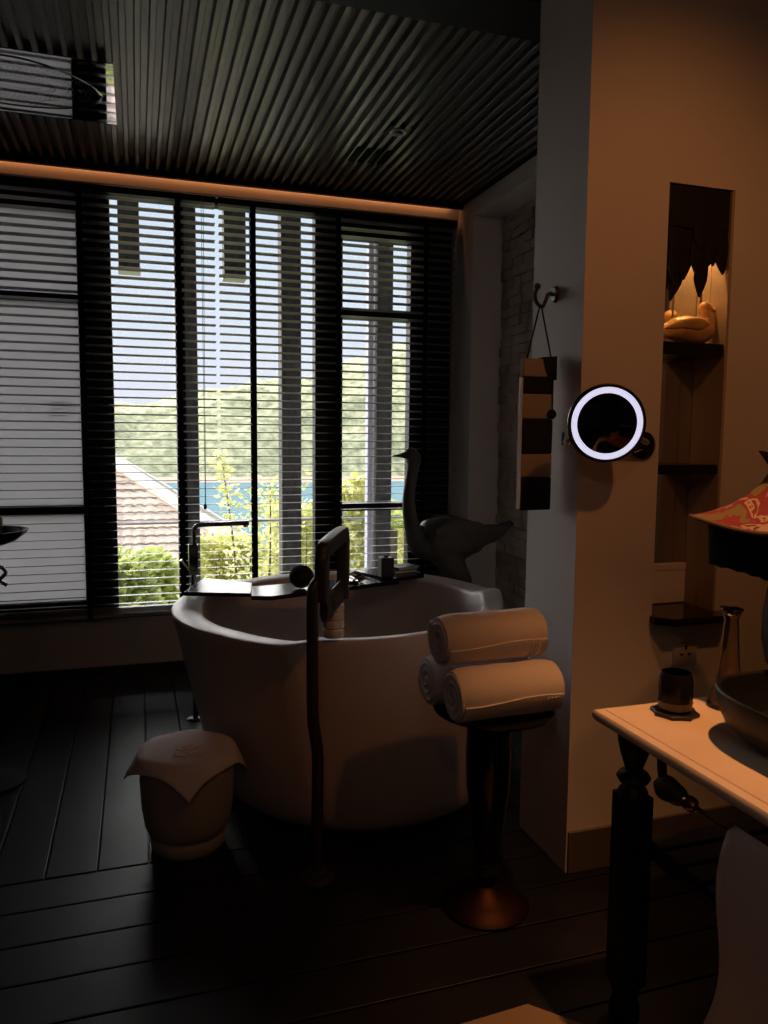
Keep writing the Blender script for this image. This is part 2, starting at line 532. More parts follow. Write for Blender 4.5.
# ================================================================== CEILING FITTINGS
t = thing('rain_shower_head', 'large mirror polished rain shower panel set in the batten ceiling', 'shower head', (-0.46, 3.93, ZC + 0.01))
bm = nb(); bx(bm, SX0 + .002, SX1 - .002, SY0 + .002, SY1 - .002, ZC - 0.002, ZC + 0.028)
obj('panel', bm, M_steel, t, smooth=False)
bm = nb()
cxs, cys = -0.47, 3.93
dark = mat('nozzle_dark_rubber', (0.16, 0.16, 0.17), 0.4)
def oval(bm, a, b, n=72, wgt=0.004, dz=0.0):
    R = []
    for k in range(n):
        th = 2 * PI * k / n
        wob = 1 + 0.05 * math.sin(3 * th + 0.7)
        R.append((cxs + a * wob * math.cos(th), cys + b * wob * math.sin(th), ZC - 0.0022 - dz))
    R.append(R[0])
    tube(bm, R, wgt / 2, 6)
oval(bm, 0.335, 0.255, wgt=0.007)
obj('rim_ring', bm, M_steel, t)
bm = nb()
for a, b in ((0.325, 0.246), (0.25, 0.17), (0.125, 0.07), (0.09, 0.045)): oval(bm, a, b, wgt=0.0018)
obj('engraved_rings', bm, dark, t)
bm = nb()
for i, (a, b) in enumerate(((0.30, 0.222), (0.28, 0.203), (0.23, 0.152), (0.205, 0.135), (0.15, 0.09))):
    n = int(26 + 150 * a)
    for k in range(n):
        th = 2 * PI * (k + 0.5 * (i % 2)) / n
        bx(bm, -.0025, .0025, -.0025, .0025, -.002, .002, Matrix.Translation((cxs + a * math.cos(th), cys + b * math.sin(th), ZC - .0022)))
tag(obj('nozzles', bm, dark, t, smooth=False), 'dark rubber nozzles', kind='stuff')

t = thing('ceiling_spotlight', 'small recessed round ceiling spotlight with a pale ring', 'ceiling light', (1.31, 3.89, ZC))
bm = nb(); bx(bm, 1.25, 1.37, 3.83, 3.95, ZC + 0.001, ZC + 0.028)
obj('housing', bm, M_frame, t, bevel=0.003)
bm = nb()
for k in (0,):
    prof = [(0.030, 0.0), (0.041, -0.002), (0.045, -0.006), (0.041, -0.010), (0.032, -0.008), (0.028, -0.001)]
    lathe(bm, prof + [prof[0]], (1.31, 3.89, ZC + 0.002), 32, cap0=False, cap1=False)
obj('trim_ring', bm, mat('satin_pale_metal', (0.75, 0.75, 0.75), 0.5, 0.0), t)
bm = nb(); ball(bm, (1.31, 3.89, ZC + 0.004), (0.024, 0.024, 0.010))
obj('lens', bm, M_gloss, t)
bm = nb()
for k in range(4):
    xx = 1.17 + k * 0.0568
    bx(bm, xx, xx + 0.036, 4.15, 4.36, ZC - 0.005, ZC + 0.0005)
tag(obj('ceiling_vent', bm, M_tape, None), 'black four slot air vent in the ceiling beside the spotlight', 'vent')

# ================================================================== BATHTUB
TC = Vector((0.885, 3.36, 0))
def sstep(a, b, x):
    x = max(0, min(1, (x - a) / (b - a))); return x * x * (3 - 2 * x)
def angd(th, c):
    d = (th - c + PI) % (2 * PI) - PI
    return d
def tub_R(th, z):
    """outer radius at angle th and height z (0..0.78)"""
    rim = 0.702 + 0.012 * math.cos(2 * (th - math.radians(10))) + 0.03 * max(0, math.cos(th))
    # left lobe wider, ends in a crease in front
    d = angd(th, math.radians(205))
    rim += (0.05 + 0.035 * sstep(0.15, 0.6, abs(d))) * (1 - sstep(math.radians(36), math.radians(41), abs(d))) if d > 0 else 0.05 * (1 - sstep(math.radians(50), math.radians(80), abs(d)))
    base = 0.615 + 0.03 * math.cos(th + math.radians(60))
    u = z / 0.78
    # profile: tight rounded foot, near straight flare, belly
    f = u ** 0.8
    r = base + (rim - base) * f
    r -= 0.075 * math.exp(-z / 0.03)
    return r
def tub_top(th):
    return 0.765 + 0.012 * math.cos(th - math.radians(60)) + 0.035 * math.exp(-(angd(th, math.radians(-12)) / 0.16) ** 2)
NT = 120
R = []
zs = [0.0, 0.012, 0.03, 0.06, 0.10, 0.16, 0.24, 0.33, 0.42, 0.5, 0.58, 0.65, 0.71]
for z in zs:
    q_ = (1 - z / 0.765)
    R.append([(TC.x + 0.035 * q_ + tub_R(2 * PI * k / NT, z) * math.cos(2 * PI * k / NT), TC.y - 0.115 * q_ + tub_R(2 * PI * k / NT, z) * math.sin(2 * PI * k / NT), z) for k in range(NT)])
def ringat(dr, dz):
    o_ = []
    for k in range(NT):
        th = 2 * PI * k / NT
        r = tub_R(th, 0.765) + dr * (1.0 + (0.35 * (1 - sstep(0.5, 1.0, abs(angd(th, math.radians(205))))) if dr < -0.03 else 0)); z = tub_top(th) + dz
        o_.append((TC.x + r * math.cos(th), TC.y + r * math.sin(th), z))
    return o_
R += [ringat(0, -0.012), ringat(-0.004, -0.003), ringat(-0.012, 0.0), ringat(-0.085, -0.012), ringat(-0.094, -0.018), ringat(-0.10, -0.03)]
for z, dr in ((0.6, -0.125), (0.45, -0.17), (0.3, -0.22), (0.22, -0.26), (0.17, -0.33), (0.15, -0.43)):
    R.append([(TC.x + (tub_R(2 * PI * k / NT, 0.765) + dr) * math.cos(2 * PI * k / NT), TC.y + (tub_R(2 * PI * k / NT, 0.765) + dr) * math.sin(2 * PI * k / NT), z) for k in range(NT)])
bm = nb(); rings(bm, R)
t = thing('bathtub', 'big round cast stone bathtub flaring up to a wide rim in front of the blinds', 'bathtub', (TC.x, TC.y, 0))
tb = obj('tub_body', bm, M_tub, t)
bm = nb(); lathe(bm, [(0.0, 0.155), (0.03, 0.158), (0.034, 0.152)], (TC.x, TC.y, 0), 20, cap1=False)
obj('drain', bm, M_chrome, t)

# tray across the back of the rim
t = thing('bath_tray', 'long black lacquered tray board lying across the back rim of the bathtub', 'tray', (0.8, 3.75, 0.79))
TZ = 0.785
bm = nb()
a_ = Vector((0.215, 3.60)); b_ = Vector((1.43, 3.85))
def board(bm, pts, z0, z1):
    rings(bm, [[(p[0], p[1], z0) for p in pts], [(p[0], p[1], z1) for p in pts]])
board(bm, [(0.185, 3.52), (0.475, 3.41), (0.515, 3.66), (0.30, 3.86)], TZ, TZ + 0.018)
obj('left_shelf', bm, M_tray, t, bevel=0.003)
bm = nb()
board(bm, [(0.472, 3.40), (0.56, 3.37), (1.24, 3.59), (1.19, 3.74), (0.50, 3.62)], TZ - 0.012, TZ + 0.008)
obj('middle_shelf', bm, M_tray, t, bevel=0.003)
bm = nb()
board(bm, [(1.19, 3.58), (1.40, 3.66), (1.33, 3.95), (1.08, 3.86)], TZ, TZ + 0.018)
obj('right_shelf', bm, M_tray, t, bevel=0.003)

# things on the tray
bm = nb(); ball(bm, (0.725, 3.515, TZ + 0.0645), (0.058, 0.058, 0.055), 24, 14)
tag(obj('bath_sponge', bm, mat('charcoal_sponge', (0.012, 0.011, 0.011), 0.95, bump=(60, 0.8, 0.01))), 'round charcoal bath sponge on the middle of the black tray', 'sponge')
t = thing('toiletry_box', 'small upright black box with a round knob at the right end of the tray', 'box', (1.188, 3.65, TZ + 0.018))
bm = nb(); bx(bm, 1.155, 1.222, 3.62, 3.685, TZ + 0.019, TZ + 0.118)
obj('box_body', bm, M_black, t, bevel=0.004)
bm = nb(); lathe(bm, [(0.010, 0), (0.012, 0.006), (0.007, 0.012)], (1.188, 3.652, TZ + 0.117), 14)
obj('knob', bm, M_black, t)
t = thing('bath_rack', 'low folded black rack lying on the tray left of the toiletry box', 'rack', (1.04, 3.62, TZ + 0.02))
bm = nb()
bx(bm, 0.97, 1.02, 3.56, 3.70, TZ + 0.010, TZ + 0.022)
bx(bm, -0.03, 0.03, -0.06, 0.06, 0, 0.006, Matrix.Translation((1.04, 3.63, TZ + 0.018)) @ Matrix.Rotation(math.radians(-18), 4, 'Y'))
obj('rack_panel', bm, M_gloss, t, bevel=0.002)
for dy in (-0.062, 0.062):
    bm = nb(); tube(bm, [(0.98, 3.63 + dy, TZ + 0.014), (1.03, 3.63 + dy, TZ + 0.04), (1.08, 3.63 + dy, TZ + 0.022)], 0.004, 8)
    obj('wire_bar', bm, M_bronze, t)
for k, (lab, dx) in enumerate((('lower of two slim black bound books at the right end of the tray', 0.0), ('upper of two slim black bound books at the right end of the tray', 0.008))):
    t = thing('book', lab, 'book', (1.30, 3.76, TZ + 0.018 + 0.017 * k), 'books on the bath tray')
    Mx = Matrix.Translation((1.31 + dx, 3.765, TZ + 0.0185 + 0.0165 * k)) @ Matrix.Rotation(math.radians(14 + 8 * k), 4, 'Z')
    bm = nb(); bx(bm, -.07, .07, -.05, .05, 0, 0.002, Mx); bx(bm, -.07, .07, -.05, .05, 0.014, 0.016, Mx); bx(bm, -.07, -.068, -.05, .05, 0.002, .014, Mx)
    obj('cover', bm, M_black, t)
    bm = nb(); bx(bm, -.066, .067, -.047, .047, 0.002, 0.014, Mx)
    obj('pages', bm, mat('page_edges', (0.5, 0.48, 0.45), 0.9), t)

# white cup on front rim, under the filler spout
t = tag(obj('ribbed_jar', (lambda bm: (lathe(bm, [(0.0, 0), (0.036, 0.0), (0.040, 0.006), (0.039, 0.028), (0.035, 0.033), (0.040, 0.038), (0.040, 0.060), (0.036, 0.066), (0.040, 0.071), (0.040, 0.092), (0.036, 0.098), (0.040, 0.103), (0.039, 0.122), (0.030, 0.130), (0.0, 0.131)], (0.680, 2.712, 0.766), 28), bm)[1])(nb()), M_white), 'small ribbed white ceramic jar on the front rim of the bathtub', 'jar')

# ------------------------------------------------------------------ free standing filler in front of the tub
t = thing('floor_standing_tub_filler', 'tall dark bronze tub filler standing on the floor in front of the bathtub', 'tub filler', (0.556, 2.44, 0))
bm = nb(); lathe(bm, [(0.0, 0), (0.062, 0.0), (0.062, 0.006), (0.052, 0.012), (0.040, 0.016), (0.036, 0.03), (0.026, 0.034), (0.0, 0.034)], (0.556, 2.44, 0), 32)
obj('floor_flange', bm, M_bronze, t)
bm = nb()
tube(bm, smoothpath([(0.556, 2.44, 0.02), (0.556, 2.44, 0.20), (0.558, 2.44, 0.42), (0.550, 2.44, 0.50), (0.541, 2.44, 0.58), (0.540, 2.44, 0.80), (0.540, 2.44, 0.97), (0.548, 2.445, 1.01), (0.566, 2.45, 1.03)], 6), 0.0205, 14)
obj('riser_pipe', bm, M_bronze, t)
dirv = Vector((0.47, 0.88, 0)).normalized()
A = Vector((0.575, 2.45, 0))
def sp(s, z): return (A.x + dirv.x * s, A.y + dirv.y * s, z)
bm = nb()
tube(bm, smoothpath([sp(0, 0.96), sp(0, 1.085), sp(0.008, 1.112), sp(0.035, 1.132), sp(0.26, 1.150), sp(0.295, 1.138), sp(0.305, 1.10), sp(0.30, 0.985), sp(0.295, 0.91)], 5), (0.021, 0.030), 16, up=(-dirv.y, dirv.x, 0), sq=True)
obj('spout', bm, M_bronze, t)
bm = nb(); lathe(bm, [(0.010, 0), (0.019, 0.008), (0.023, 0.03), (0.018, 0.055), (0.010, 0.07)], (*sp(0.10, 0)[:2], 0.905), 18)
tube(bm, [sp(0.0, 0.975), sp(0.10, 0.972)], 0.012, 10)
tube(bm, smoothpath([sp(0.02, 0.925), sp(0.14, 0.93), sp(0.26, 0.94)], 4), (0.045, 0.014), 12, up=(0, 0, 1))
obj('hand_grip', bm, M_bronze, t)

# ------------------------------------------------------------------ faucet behind the tub, left
t = thing('standing_faucet', 'slim chrome faucet standing behind the left rim of the bathtub', 'faucet', (0.29, 4.16, 0))
fx, fy = 0.268, 4.09
bm = nb(); lathe(bm, [(0.0, 0), (0.05, 0), (0.05, 0.006), (0.03, 0.014), (0.0, 0.014)], (fx, fy, 0), 24)
obj('floor_flange', bm, MATS['dark_chrome'], t)
bm = nb(); tube(bm, [(fx, fy, 0.01), (fx, fy, 0.80)], 0.014, 14)
obj('riser_pipe', bm, mat('dark_chrome', (0.35, 0.35, 0.36), 0.12, 1.0), t)
bm = nb()
bx(bm, fx - 0.024, fx + 0.024, fy - 0.024, fy + 0.024, 0.78, 0.94)
obj('mixer_body', bm, MATS['dark_chrome'], t, bevel=0.004)
bm = nb()
tube(bm, smoothpath([(fx + .005, fy, 0.93), (fx + .005, fy, 1.0), (fx + 0.012, fy - .002, 1.03), (fx + 0.04, fy - .006, 1.043), (fx + 0.16, fy - .03, 1.048), (fx + 0.285, fy - .05, 1.053)], 5), (0.011, 0.016), 12, sq=True)
tube(bm, [(fx + 0.268, fy - .048, 1.052), (fx + 0.268, fy - .048, 1.03)], 0.012, 12)
obj('spout', bm, MATS['dark_chrome'], t)
bm = nb(); tube(bm, [(fx - 0.02, fy - 0.02, 0.80), (fx - 0.065, fy - 0.03, 0.865)], 0.007, 10)
obj('lever', bm, M_chrome, t)

# ================================================================== BIRD STATUE
t = thing('crane_statue', 'dark life size crane statue standing between the bathtub and the stone recess', 'statue', (1.74, 4.02, 0))
BYY = 4.02
s_ = BYY / 4.45
def bp(px_, pz_): return (px_ * s_, BYY, 1.5 + (pz_ - 1.5) * s_)
bm = nb()
# one continuous body: tail - body - neck - head - beak
pts = [(2.30, 0.965), (2.22, 0.935), (2.13, 0.895), (2.03, 0.865), (1.93, 0.86), (1.83, 0.865), (1.74, 0.86), (1.685, 0.852), (1.645, 0.885), (1.618, 0.95), (1.598, 1.04), (1.592, 1.13), (1.603, 1.23), (1.618, 1.32), (1.622, 1.375), (1.600, 1.402), (1.562, 1.400), (1.525, 1.397), (1.485, 1.394)]
rad = [(0.020, 0.012), (0.026, 0.03), (0.042, 0.045), (0.092, 0.09), (0.132, 0.125), (0.152, 0.14), (0.140, 0.125), (0.098, 0.09), (0.068, 0.062), (0.050, 0.048), (0.042, 0.042), (0.038, 0.038), (0.036, 0.036), (0.037, 0.037), (0.047, 0.042), (0.046, 0.040), (0.020, 0.018), (0.010, 0.010), (0.003, 0.003)]
pp = smoothpath([bp(*p) for p in pts], 5)
tube(bm, pp, [(a * s_, b * s_) for a, b in interp(rad, 5)], 20, up=(0, 1, 0.0) if False else None)
obj('body', bm, M_bird, t)
# folded wings
for sy_ in (-1, 1):
    bm = nb()
    wp = smoothpath([bp(1.72, 0.93), bp(1.85, 0.93), bp(2.0, 0.90), bp(2.15, 0.90), bp(2.27, 0.945)], 5)
    wp = [p + Vector((0, sy_ * (0.105 - 0.075 * (i / (len(wp) - 1)) ** 1.3), 0)) for i, p in enumerate(wp)]
    tube(bm, wp, interp([(0.02, 0.015), (0.085, 0.03), (0.080, 0.028), (0.045, 0.02), (0.010, 0.008)], 5), 14)
    obj('wing', bm, M_bird, t)
    bm = nb()
    for k in range(3):
        a0 = bp(2.0 + 0.02 * k, 0.86 - 0.012 * k); a1 = bp(2.24 + 0.03 * k, 0.94 + 0.012 * k)
        tube(bm, smoothpath([Vector(a0) + Vector((0, sy_ * 0.05, 0)), Vector(a1) + Vector((0, sy_ * 0.02, 0))], 4), interp([(0.02, 0.008), (0.012, 0.005)], 4), 8)
    obj('tail_feathers', bm, M_bird, t)
for sy_ in (-1, 1):
    bm = nb()
    lx = 1.92 + 0.02 * sy_
    o0 = Vector((0, sy_ * 0.045, 0))
    lp = [Vector(bp(1.84, 0.80)) + o0, Vector(bp(1.89, 0.70)) + o0, Vector(bp(1.955, 0.62)) + o0, Vector(bp(1.965, 0.56)) + o0, Vector(bp(1.95, 0.42)) + o0, Vector(bp(1.94, 0.16)) + o0]
    lp.append(Vector((lp[-1].x, lp[-1].y, 0.03)))
    tube(bm, smoothpath(lp, 4), interp([(0.085, 0.07), (0.066, 0.055), (0.042, 0.036), (0.030, 0.028), (0.018, 0.018), (0.015, 0.015), (0.016, 0.016)], 4), 12)
    for an in (-35, 0, 35, 180):
        d_ = Vector((-math.cos(math.radians(an)), math.sin(math.radians(an)), 0)) * (0.085 if an != 180 else 0.04)
        q = lp[-1]
        tube(bm, [q, q + d_ * 0.6 + Vector((0, 0, -0.012)), q + d_ + Vector((0, 0, -0.018))], [(0.012, 0.010), (0.009, 0.007), (0.004, 0.004)], 8)
    obj('leg', bm, M_bird, t)
bm = nb(); lathe(bm, [(0, 0), (0.15, 0), (0.15, 0.012), (0.14, 0.018), (0, 0.018)], (1.72, BYY, 0), 28)
obj('base', bm, M_bird, t)

# ================================================================== CERAMIC STOOL WITH CLOTH
t = thing('ceramic_bin', 'round ivory ceramic bin on the floor to the left of the bathtub', 'bin', (0.150, 2.80, 0))
bc = (0.150, 2.80)
bm = nb()
lathe(bm, [(0, 0.0), (0.122, 0.0), (0.132, 0.010), (0.136, 0.035), (0.134, 0.052), (0.128, 0.060), (0.140, 0.068), (0.154, 0.10), (0.163, 0.16), (0.168, 0.26), (0.168, 0.335), (0.160, 0.342), (0, 0.342)], (*bc, 0), 40)
obj('bin_body', bm, M_ceram, t)
bm = nb(); lathe(bm, [(0, 0.342), (0.165, 0.342), (0.168, 0.350), (0.15, 0.362), (0.08, 0.370), (0, 0.372)], (*bc, 0), 40)
obj('lid', bm, M_ceram, t)
# cloth
bm = nb()
N = 40
S = 0.40
rot = math.radians(43)
def cloth_pt(u, v, off):
    x = (u - 0.5) * S; y = (v - 0.5) * S
    xr = x * math.cos(rot) - y * math.sin(rot); yr = x * math.sin(rot) + y * math.cos(rot)
    r = math.hypot(xr, yr); R0 = 0.150
    if r <= R0:
        z = 0.373 - 0.010 * (r / R0) ** 2; k = 1
    else:
        over = r - R0
        bend = min(over / 0.035, 1.0)
        hor = R0 + 0.030 * math.sin(min(over / 0.035, 1) * PI / 2) + max(0, over - 0.035) * 0.42
        z = 0.363 - 0.020 * (1 - math.cos(bend * PI / 2)) - max(0, over - 0.035) * 0.80
        k = hor / r
    z += 0.003 * math.sin(7 * xr * 6 + 3 * yr) * (r / 0.2)
    return Vector((bc[0] + xr * k, bc[1] + yr * k, z + off))
for off in (0.0, 0.009):
    g = [[bm.verts.new(cloth_pt(i / N, j / N, off)) for j in range(N + 1)] for i in range(N + 1)]
    for i in range(N):
        for j in range(N):
            bm.faces.new((g[i][j], g[i + 1][j], g[i + 1][j + 1], g[i][j + 1]))
    if off == 0: g0 = g
per = [(i, 0) for i in range(N)] + [(N, j) for j in range(N)] + [(N - i, N) for i in range(N)] + [(0, N - j) for j in range(N)]
for a, b in zip(per, per[1:] + per[:1]):
    bm.faces.new((g0[a[0]][a[1]], g0[b[0]][b[1]], g[b[0]][b[1]], g[a[0]][a[1]]))
t = thing('folded_cloth', 'white folded cloth draped cornerwise over the ivory ceramic bin', 'cloth', (*bc, 0.37))
obj('cloth_sheet', bm, M_linen, t)
bm = nb()
def emb(pts):
    tube(bm, smoothpath([cloth_pt(u, v, 0.0105) for u, v in pts], 5), 0.0022, 6)
emb([(0.30, 0.46), (0.27, 0.38), (0.33, 0.31), (0.42, 0.30), (0.46, 0.35), (0.40, 0.40)])
emb([(0.36, 0.50), (0.36, 0.40), (0.34, 0.30), (0.36, 0.20)])
emb([(0.44, 0.50), (0.40, 0.42), (0.46, 0.36), (0.54, 0.36)])
emb([(0.24, 0.42), (0.30, 0.34), (0.38, 0.24), (0.46, 0.22)])
emb([(0.26, 0.30), (0.30, 0.36), (0.40, 0.44), (0.50, 0.44)])
tag(obj('embroidery', bm, M_linen, t), 'raised white embroidered motif')

# ================================================================== TOWEL STAND AND TOWELS
SCX, SCY = 1.072, 2.165
t = thing('pedestal_table', 'black dish topped pedestal table with a copper foot beside the bathtub', 'pedestal table', (SCX, SCY, 0))
bm = nb(); lathe(bm, [(0, 0), (0.140, 0.0), (0.142, 0.008), (0.130, 0.020), (0.095, 0.038), (0.060, 0.052), (0.036, 0.075), (0, 0.075)], (SCX - 0.03, SCY - 0.03, 0), 40)
obj('foot', bm, M_bronzew, t)
bm = nb(); lathe(bm, [(0.034, 0.07), (0.030, 0.085), (0.040, 0.10), (0.046, 0.115), (0.038, 0.135), (0.032, 0.16), (0.042, 0.19), (0.046, 0.22), (0.056, 0.30), (0.070, 0.40), (0.074, 0.50), (0.072, 0.590), (0.06, 0.604), (0, 0.604)], (SCX - 0.025, SCY - 0.025, 0), 36)
obj('column', bm, M_gloss, t)
bm = nb(); lathe(bm, [(0, 0.604), (0.08, 0.604), (0.11, 0.610), (0.165, 0.626), (0.193, 0.640), (0.195, 0.646), (0.190, 0.647), (0.155, 0.640), (0.11, 0.637), (0, 0.636)], (SCX, SCY, 0), 48)
obj('dish_top', bm, M_gloss, t)

def towel_roll(label, cx, cy, cz, r, L, yaw, roll):
    t = thing('rolled_towel', label, 'towel', (cx, cy, cz - r), 'rolled white towels on the pedestal table')
    Mx = Matrix.Translation((cx, cy, cz)) @ Matrix.Rotation(yaw, 4, 'Z')
    # spiral section in local YZ, extruded along X
    turns = 3.3; n = 130
    th_ = r / (turns + 0.4) * 0.86
    outer, inner = [], []
    for k in range(n + 1):
        f = k / n
        a = roll + f * turns * 2 * PI
        rr = r * (0.10 + 0.90 * (k / n)) 
        outer.append((rr * math.cos(a), rr * math.sin(a)))
        ri = max(0.002, rr - th_ * 0.92)
        inner.append((ri * math.cos(a), ri * math.sin(a)))
    loop = outer + inner[::-1]
    bm = nb()
    # outer shell slightly pillowed
    segs = 14
    rr_ = []
    for j in range(segs + 1):
        f = j / segs
        xx = (f - 0.5) * L
        edge = min(f, 1 - f) * L
        pil = 1 - 0.10 * math.exp(-edge / 0.012)
        wob = 1 + 0.012 * math.sin(f * 19 + cx * 40)
        ring = []
        for k in range(40):
            a = 2 * PI * k / 40
            q = r * 0.985 * pil * wob * (1 + 0.008 * math.sin(5 * a + f * 6))
            flat = 1 - 0.03 * max(0, -math.sin(a))
            ring.append(Mx @ Vector((xx, q * math.cos(a), q * math.sin(a) * flat)))
        rr_.append(ring)
    rings(bm, rr_)
    # loose top edge of the roll
    a0 = roll * 0 + math.radians(-100 if cz > 0.78 else 200)
    obj('roll', bm, M_towel, t)
    # visible spiral at both ends
    for sgn in (-1, 1):
        bm = nb()
        pts = []
        for k in range(90):
            f = k / 89
            a = roll + f * 2.7 * 2 * PI
            rr = r * (0.10 + 0.80 * f)
            pts.append(Mx @ Vector((sgn * (L / 2 + 0.001 - 0.004 * f), rr * math.cos(a), rr * math.sin(a))))
        tube(bm, pts, r * 0.085, 8)
        obj('spiral_edge', bm, M_towel, t)
    # outer flap and woven band
    bm = nb()
    R = []
    for j in range(17):
        f = j / 16
        xx = (f - 0.5) * (L * 0.965)
        ring = []
        for k in range(12):
            a = math.radians(-172 + 10.5 * k + 5 * math.sin(f * 5 + cx))
            q = r * 1.0 + 0.004
            ring.append(Mx @ Vector((xx, q * math.cos(a), q * math.sin(a))))
        for k in range(11, -1, -1):
            a = math.radians(-172 + 10.5 * k + 5 * math.sin(f * 5 + cx))
            ring.append(Mx @ Vector((xx, (r - 0.004) * math.cos(a), (r - 0.004) * math.sin(a))))
        R.append(ring)
    rings(bm, R)
    obj('loose_flap', bm, M_towel, t)
    bm = nb()
    for q_ in range(4):
        xx = L / 2 - 0.065 + 0.013 * q_
        pts = [Mx @ Vector((xx, (r + .005) * math.cos(math.radians(a)), (r + .005) * math.sin(math.radians(a)))) for a in range(-170, -118, 8)]
        tube(bm, pts, 0.0028, 6)
    obj('woven_band', bm, M_towel, t)
    return t
towel_roll('rolled white towel at the front, nearest its dish edge, under the top one', 1.067, 2.090, 0.730, 0.080, 0.350, math.radians(3), 0.4)
towel_roll('rolled white towel at the back, mostly hidden behind the front one', 1.045, 2.254, 0.728, 0.078, 0.345, math.radians(2), 1.7)
towel_roll('rolled white towel lying on top of the other two', 1.050, 2.168, 0.882, 0.078, 0.355, math.radians(4), 2.6)

# ================================================================== HOOK AND STRIPED BAG
HY = 2.395
t = thing('wall_hook', 'black curled double hook on the grey side of the pier', 'hook', (PX, HY, 2.0))
bm = nb()
tube(bm, [(PX + .001, HY, 2.0), (PX - 0.012, HY, 2.0)], [(0.030, 0.022), (0.024, 0.018)], 16)
obj('rosette', bm, M_black, t)
bm = nb()
tube(bm, smoothpath([(PX - .008, HY, 2.0), (PX - 0.03, HY, 2.0), (PX - 0.040, HY, 1.975), (PX - 0.055, HY - .005, 1.955), (PX - 0.078, HY - .01, 1.965), (PX - 0.088, HY - .012, 1.99), (PX - 0.080, HY - .012, 2.015)], 5), 0.0065, 10)
ball(bm, (PX - 0.079, HY - .012, 2.02), 0.011)
obj('hook_arm', bm, M_black, t)
t = thing('striped_bag', 'slim black and tan striped cloth bag hanging from the black wall hook', 'bag', (1.30, 2.38, 1.26))
BY0, BY1 = 2.350, 2.378
def bandbag(z0, z1, m, nm):
    bm = nb(); bx(bm, 1.247, 1.366, BY0, BY1, z0, z1)
    return obj(nm, bm, m, t, bevel=0.006)
lv = [(1.258, 1.372, 'D'), (1.372, 1.452, 'L'), (1.452, 1.570, 'D'), (1.570, 1.656, 'L'), (1.656, 1.712, 'D'), (1.712, 1.775, 'L')]
for z0, z1, c_ in lv: bandbag(z0, z1, M_bagD if c_ == 'D' else M_bagL, 'stripe_panel')
bm = nb()
rings(bm, [[(1.345, BY0 - .004, 1.705), (1.372, BY0 - .004, 1.705), (1.372, BY0 - .004, 1.785), (1.318, BY0 - .004, 1.780), (1.330, BY0 - .004, 1.735)], [(1.345, BY1 + .004, 1.705), (1.372, BY1 + .004, 1.705), (1.372, BY1 + .004, 1.785), (1.318, BY1 + .004, 1.780), (1.330, BY1 + .004, 1.735)]])
obj('flap_fold', bm, M_bagD, t)
bm = nb(); tube(bm, [(1.246, BY0 + .006, 1.262), (1.246, BY0 + .006, 1.71)], 0.0035, 8)
tube(bm, [(1.246, BY1 - .006, 1.262), (1.246, BY1 - .006, 1.71)], 0.0035, 8)
bx(bm, 1.2425, 1.247, BY0 + .005, BY1 - .005, 1.262, 1.71)
tag(obj('lit_side', bm, M_bagW, t), 'pale strip painted as window light on the bag side')
bm = nb()
tube(bm, [(1.268, 2.37, 1.772), (1.321, 2.385, 1.956), (1.327, 2.385, 1.956), (1.362, 2.37, 1.780)], 0.0028, 8)
obj('hanging_cord', bm, M_bagD, t)
bm = nb(); tube(bm, [(1.358, BY0 - .006, 1.74), (1.356, BY0 - .008, 1.60)], 0.002, 6); ball(bm, (1.352, BY0 - .012, 1.588), (0.017, 0.013, 0.017), 14, 8)
obj('toggle_ball', bm, M_bagD, t)

# ================================================================== MAGNIFYING MIRROR
MC = Vector((1.395, 2.075, 1.553))
to_cam = (Vector((0, 0, 1.5)) - MC).normalized()
nrm = (Matrix.Rotation(math.radians(17), 3, 'Z') @ to_cam).normalized()
nrm = (nrm + Vector((0, 0, -0.05))).normalized()
q = nrm.to_track_quat('Z', 'Y').to_matrix().to_4x4()
MM = Matrix.Translation(MC) @ q
def disc_lathe(prof, n=56, cap0=True, cap1=True):
    bm = nb()
    R = [[MM @ Vector((r * math.cos(2 * PI * k / n), r * math.sin(2 * PI * k / n), z)) for k in range(n)] for r, z in prof]
    rings(bm, R, cap0, cap1)
    return bm
t = thing('shaving_mirror', 'round magnifying mirror with a glowing white light ring on the pier wall', 'mirror', tuple(MC))
obj('housing', disc_lathe([(0.085, -0.030), (0.104, -0.029), (0.118, -0.024), (0.123, -0.012), (0.1235, 0.0), (0.120, 0.006), (0.113, 0.006), (0.112, 0.001)], cap1=True), mat('black_chrome', (0.16, 0.13, 0.12), 0.1, 1.0), t)
bm = disc_lathe([(0.1125, 0.0015), (0.1115, 0.0045), (0.0945, 0.0045), (0.0935, 0.0015)], cap0=False, cap1=False)
tag(obj('light_ring', bm, M_ring, t), 'glowing white ring')
obj('mirror_glass', disc_lathe([(0.094, 0.0015), (0.0935, 0.004), (0.092, 0.005)]), mat('painted_dark_mirror', (0.06, 0.06, 0.06), 0.02, 1.0), t)  # reflection of a dark room put into the glass colour
bm = nb()
tube(bm, smoothpath([MC - nrm * 0.028, MC - nrm * 0.05, Vector((1.60, 2.165, 1.50)), Vector((1.625, 2.195, 1.488))], 5), 0.010, 12)
obj('arm', bm, M_chrome, t)
bm = nb()
tube(bm, [(1.632, PY0 + .001, 1.485), (1.632, PY0 - 0.012, 1.485), (1.632, PY0 - 0.03, 1.485)], [(0.048, 0.048), (0.046, 0.046), (0.026, 0.026)], 28)
obj('wall_base', bm, MATS['black_chrome'], t)
bm = nb(); ball(bm, tuple(MM @ Vector((-0.112, -0.06, -0.012))), 0.012); tube(bm, [MM @ Vector((-0.13, -0.07, -0.02)), MM @ Vector((-0.13, -0.03, -0.02))], 0.004, 8)
obj('pivot_knob', bm, M_chrome, t)

